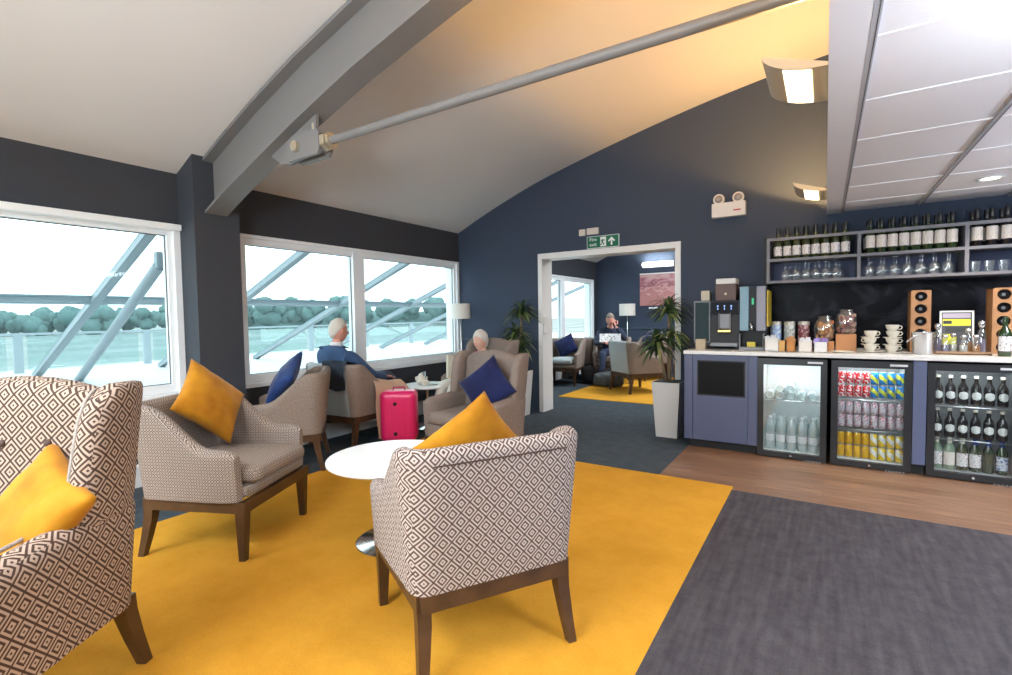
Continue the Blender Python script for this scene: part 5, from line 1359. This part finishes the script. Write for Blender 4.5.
# things on the small far table
tx, ty = -3.95, 4.40
o = dup(cp, (tx+.05,ty-.10,.506)); o['label'] = 'white cup on the small table between the man and woman'; del o['group']
b = MB(); b.lathe([(0,.0),(.045,.004),(.06,.04),(.05,.085),(.028,.10),(.03,.105),(.02,.12),(0,.125)], 20, cap=False); 
root = thing('teapot', 'white teapot on the small table by the window', 'teapot', (tx-.08,ty-.02,.506)); b.build('pot_body', china, root, smooth=True)
b = MB(); b.tube([(.055,0,.04),(.09,0,.06),(.10,0,.09)], [.012,.009,.007], 8); b.build('spout', china, root, smooth=True); b = MB(); b.tube([(-.05,0,.08),(-.085,0,.075),(-.08,0,.04),(-.055,0,.03)], .006, 8); b.build('handle', china, root, smooth=True)
b = MB(); b.grid([[(-.15,-.11,0),(0,-.12,.006),(.15,-.10,0)],[(-.15,.1,0),(0,.11,.008),(.15,.1,0)]]); b.grid([[(-.15,-.11,-.003),(0,-.12,.003),(.15,-.10,-.003)],[(-.15,.1,-.003),(0,.11,.005),(.15,.1,-.003)]])
o = b.build('magazine', speck('mag', (.7,.72,.7), (.15,.3,.2), 14, .6), loc=(tx+.12,ty+.12,.510)); o.rotation_euler = (0,0,.5); tag(o, 'open magazine lying on the small table by the window', 'magazine')
b = MB(); b.lathe([(0,.002),(.028,0),(.033,.12),(.031,.12),(.026,.006),(0,.006)], 16, cap=False); o = b.build('tumbler', clear, smooth=True, loc=(tx-.18,ty+.14,.506)); tag(o, 'water glass on the small table by the window', 'glass')
tag(bx('booklet', mat('booklet_cream',(.62,.63,.52),.7), -3.62,-3.59,4.36,4.52,.60,.86), 'pale booklet held on the woman\'s lap', 'booklet')

# ------------------------------------------------------------------ light
w = bpy.data.worlds.new('World'); scene.world = w; w.use_nodes = True; nt = w.node_tree; bg = nt.nodes['Background']
tc = nt.nodes.new('ShaderNodeTexCoord'); n = nt.nodes.new('ShaderNodeTexNoise'); n.inputs['Scale'].default_value = 2.2; n.inputs['Detail'].default_value = 4
nt.links.new(tc.outputs['Generated'], n.inputs['Vector']); r = nt.nodes.new('ShaderNodeValToRGB'); e = r.color_ramp.elements
e[0].position = .35; e[0].color = (.84,.93,.98,1); e[1].position = .65; e[1].color = (1,1,1,1)
nt.links.new(n.outputs['Fac'], r.inputs['Fac']); nt.links.new(r.outputs['Color'], bg.inputs['Color']); bg.inputs['Strength'].default_value = 3.9
def area(name, loc, rot, sx, sy, e, col=(1,1,1), portal=False, parent=None):
    l = bpy.data.lights.new(name, 'AREA'); l.shape = 'RECTANGLE'; l.size = sx; l.size_y = sy; l.energy = e; l.color = col
    if portal: l.cycles.is_portal = True
    o = bpy.data.objects.new(name, l); COL.objects.link(o); o.location = loc; o.rotation_euler = rot
    if parent: o.parent = parent
    return o
for nm, W in (('daylight_1',W1),('daylight_2',W2),('daylight_3',W3)):
    area(nm, (XL-.25,(W[0]+W[1])/2,(W[2]+W[3])/2), (0,-PI/2,0), W[3]-W[2], W[1]-W[0], 1, portal=True)
area('added_window_fill', (-1.9,YN-.24,1.5), (PI/2,0,0), 2.9, 1.4, 160, (.86,.94,1))  # added fill lamp at the unseen window, brightening ceiling and walls
root = thing('fill_spotlight', 'added fill spot on a stem behind the viewer aimed at the vault', 'light', (-.6,-1.6,1.85))  # added unseen lamp that brightens the far vault
b = MB(); b.lathe([(.05,.06),(.06,.02),(.06,-.10),(.02,-.12)], 20, M=Matrix.Rotation(-PI/2+.2,4,'X')); b.tube([(0,0,.04),(0,0,1.8)], .012, 8); b.build('housing', black_matt, root, smooth=40)
l = bpy.data.lights.new('spot', 'SPOT'); l.energy = 420; l.spot_size = 1.25; l.spot_blend = 1; l.shadow_soft_size = .3; l.color = (.88,.94,1)
lo = bpy.data.objects.new('spot', l); COL.objects.link(lo); lo.parent = root; lo.location = (0,.15,.0); lo.rotation_euler = (Vector((-2.5,5.8,1.35))).to_track_quat('-Z','Y').to_euler()
# added fill light panels (unseen, outside the camera's view)
def panel(x, y, z, sx, sy, e, col, label, up=False):
    root = thing('ceiling_light', label, 'light', (x,y,z), group='added fill light panels')
    b = MB(); b.box(-sx/2-.02,sx/2+.02,-sy/2-.02,sy/2+.02,.0,.03); b.build('frame', wht, root)
    b = MB(); b.box(-sx/2,sx/2,-sy/2,sy/2,-.004,-.001); b.build('diffuser', mat('fill_panel_glow',(1,1,1),.5,emit=(1,.98,.95),es=3), root)
    area('fill_panel_down', (0,0,-.02), (0,0,0), sx, sy, e, col, parent=root)
    if up: area('fill_panel_up', (0,0,.05), (PI,0,0), sx, sy, up, col, parent=root)
panel(1.6,1.4,H2-.02,1.2,.6,85,(.86,.93,1),'added fill light panel in the tiled ceiling beside the viewer')
panel(1.7,-.8,H2-.02,1.2,.6,80,(.86,.93,1),'added fill light panel in the tiled ceiling behind the viewer')
panel(2.3,3.9,H2-.02,1.2,.6,70,(.86,.93,1),'added fill light panel in the tiled ceiling at right')
panel(-1.6,-.7,2.75,1.2,.5,90,(.84,.92,1),'added fill light panel under the vault behind the viewer',up=10)
panel(-3.2,-1.4,2.35,1.2,.5,85,(.84,.92,1),'added fill light panel near the window wall behind the viewer',up=80)
panel(-2.0,8.6,3.1,1.2,.6,115,(.85,.93,1),'added fill light panel in the far room above the doorway head')
# added fill uplighters, out of view, brightening tiles and vault
for lx, ly, le, lz, lcol, lb in ((1.25,1.7,55,0,(.84,.9,1),'added fill uplighter standing right of the viewer'),(2.3,3.7,60,0,(.84,.9,1),'added fill uplighter standing near the right end of the counter'),(-2.7,-.7,14,0,(.76,.88,1),'added fill uplighter standing behind the viewer near the windows')):
  root = thing('fill_uplighter', lb, 'lamp', (lx,ly,0))
  b = MB(); b.lathe([(.14,0),(.14,.015),(.015,.03),(.015,1.5),(.06,1.55),(.12,1.62),(.115,1.62),(.05,1.56),(0,1.55)], 24, cap=False); b.build('stand', steel, root, smooth=40)
  area('fill_uplamp', (0,0,1.63), (PI,0,0), .2, .2, le, lcol, parent=root)

vs_ = scene.view_settings; scene.display_settings.display_device = 'sRGB'
vs_.view_transform = 'Standard'; vs_.look = 'None'; vs_.exposure = 0; vs_.gamma = 1; vs_.use_curve_mapping = False
c = scene.cycles; c.use_denoising = True; c.max_bounces = 8; c.diffuse_bounces = 4; c.glossy_bounces = 3; c.transparent_max_bounces = 24; c.transmission_bounces = 4
c.sample_clamp_indirect = 6; c.caustics_reflective = False; c.caustics_refractive = False
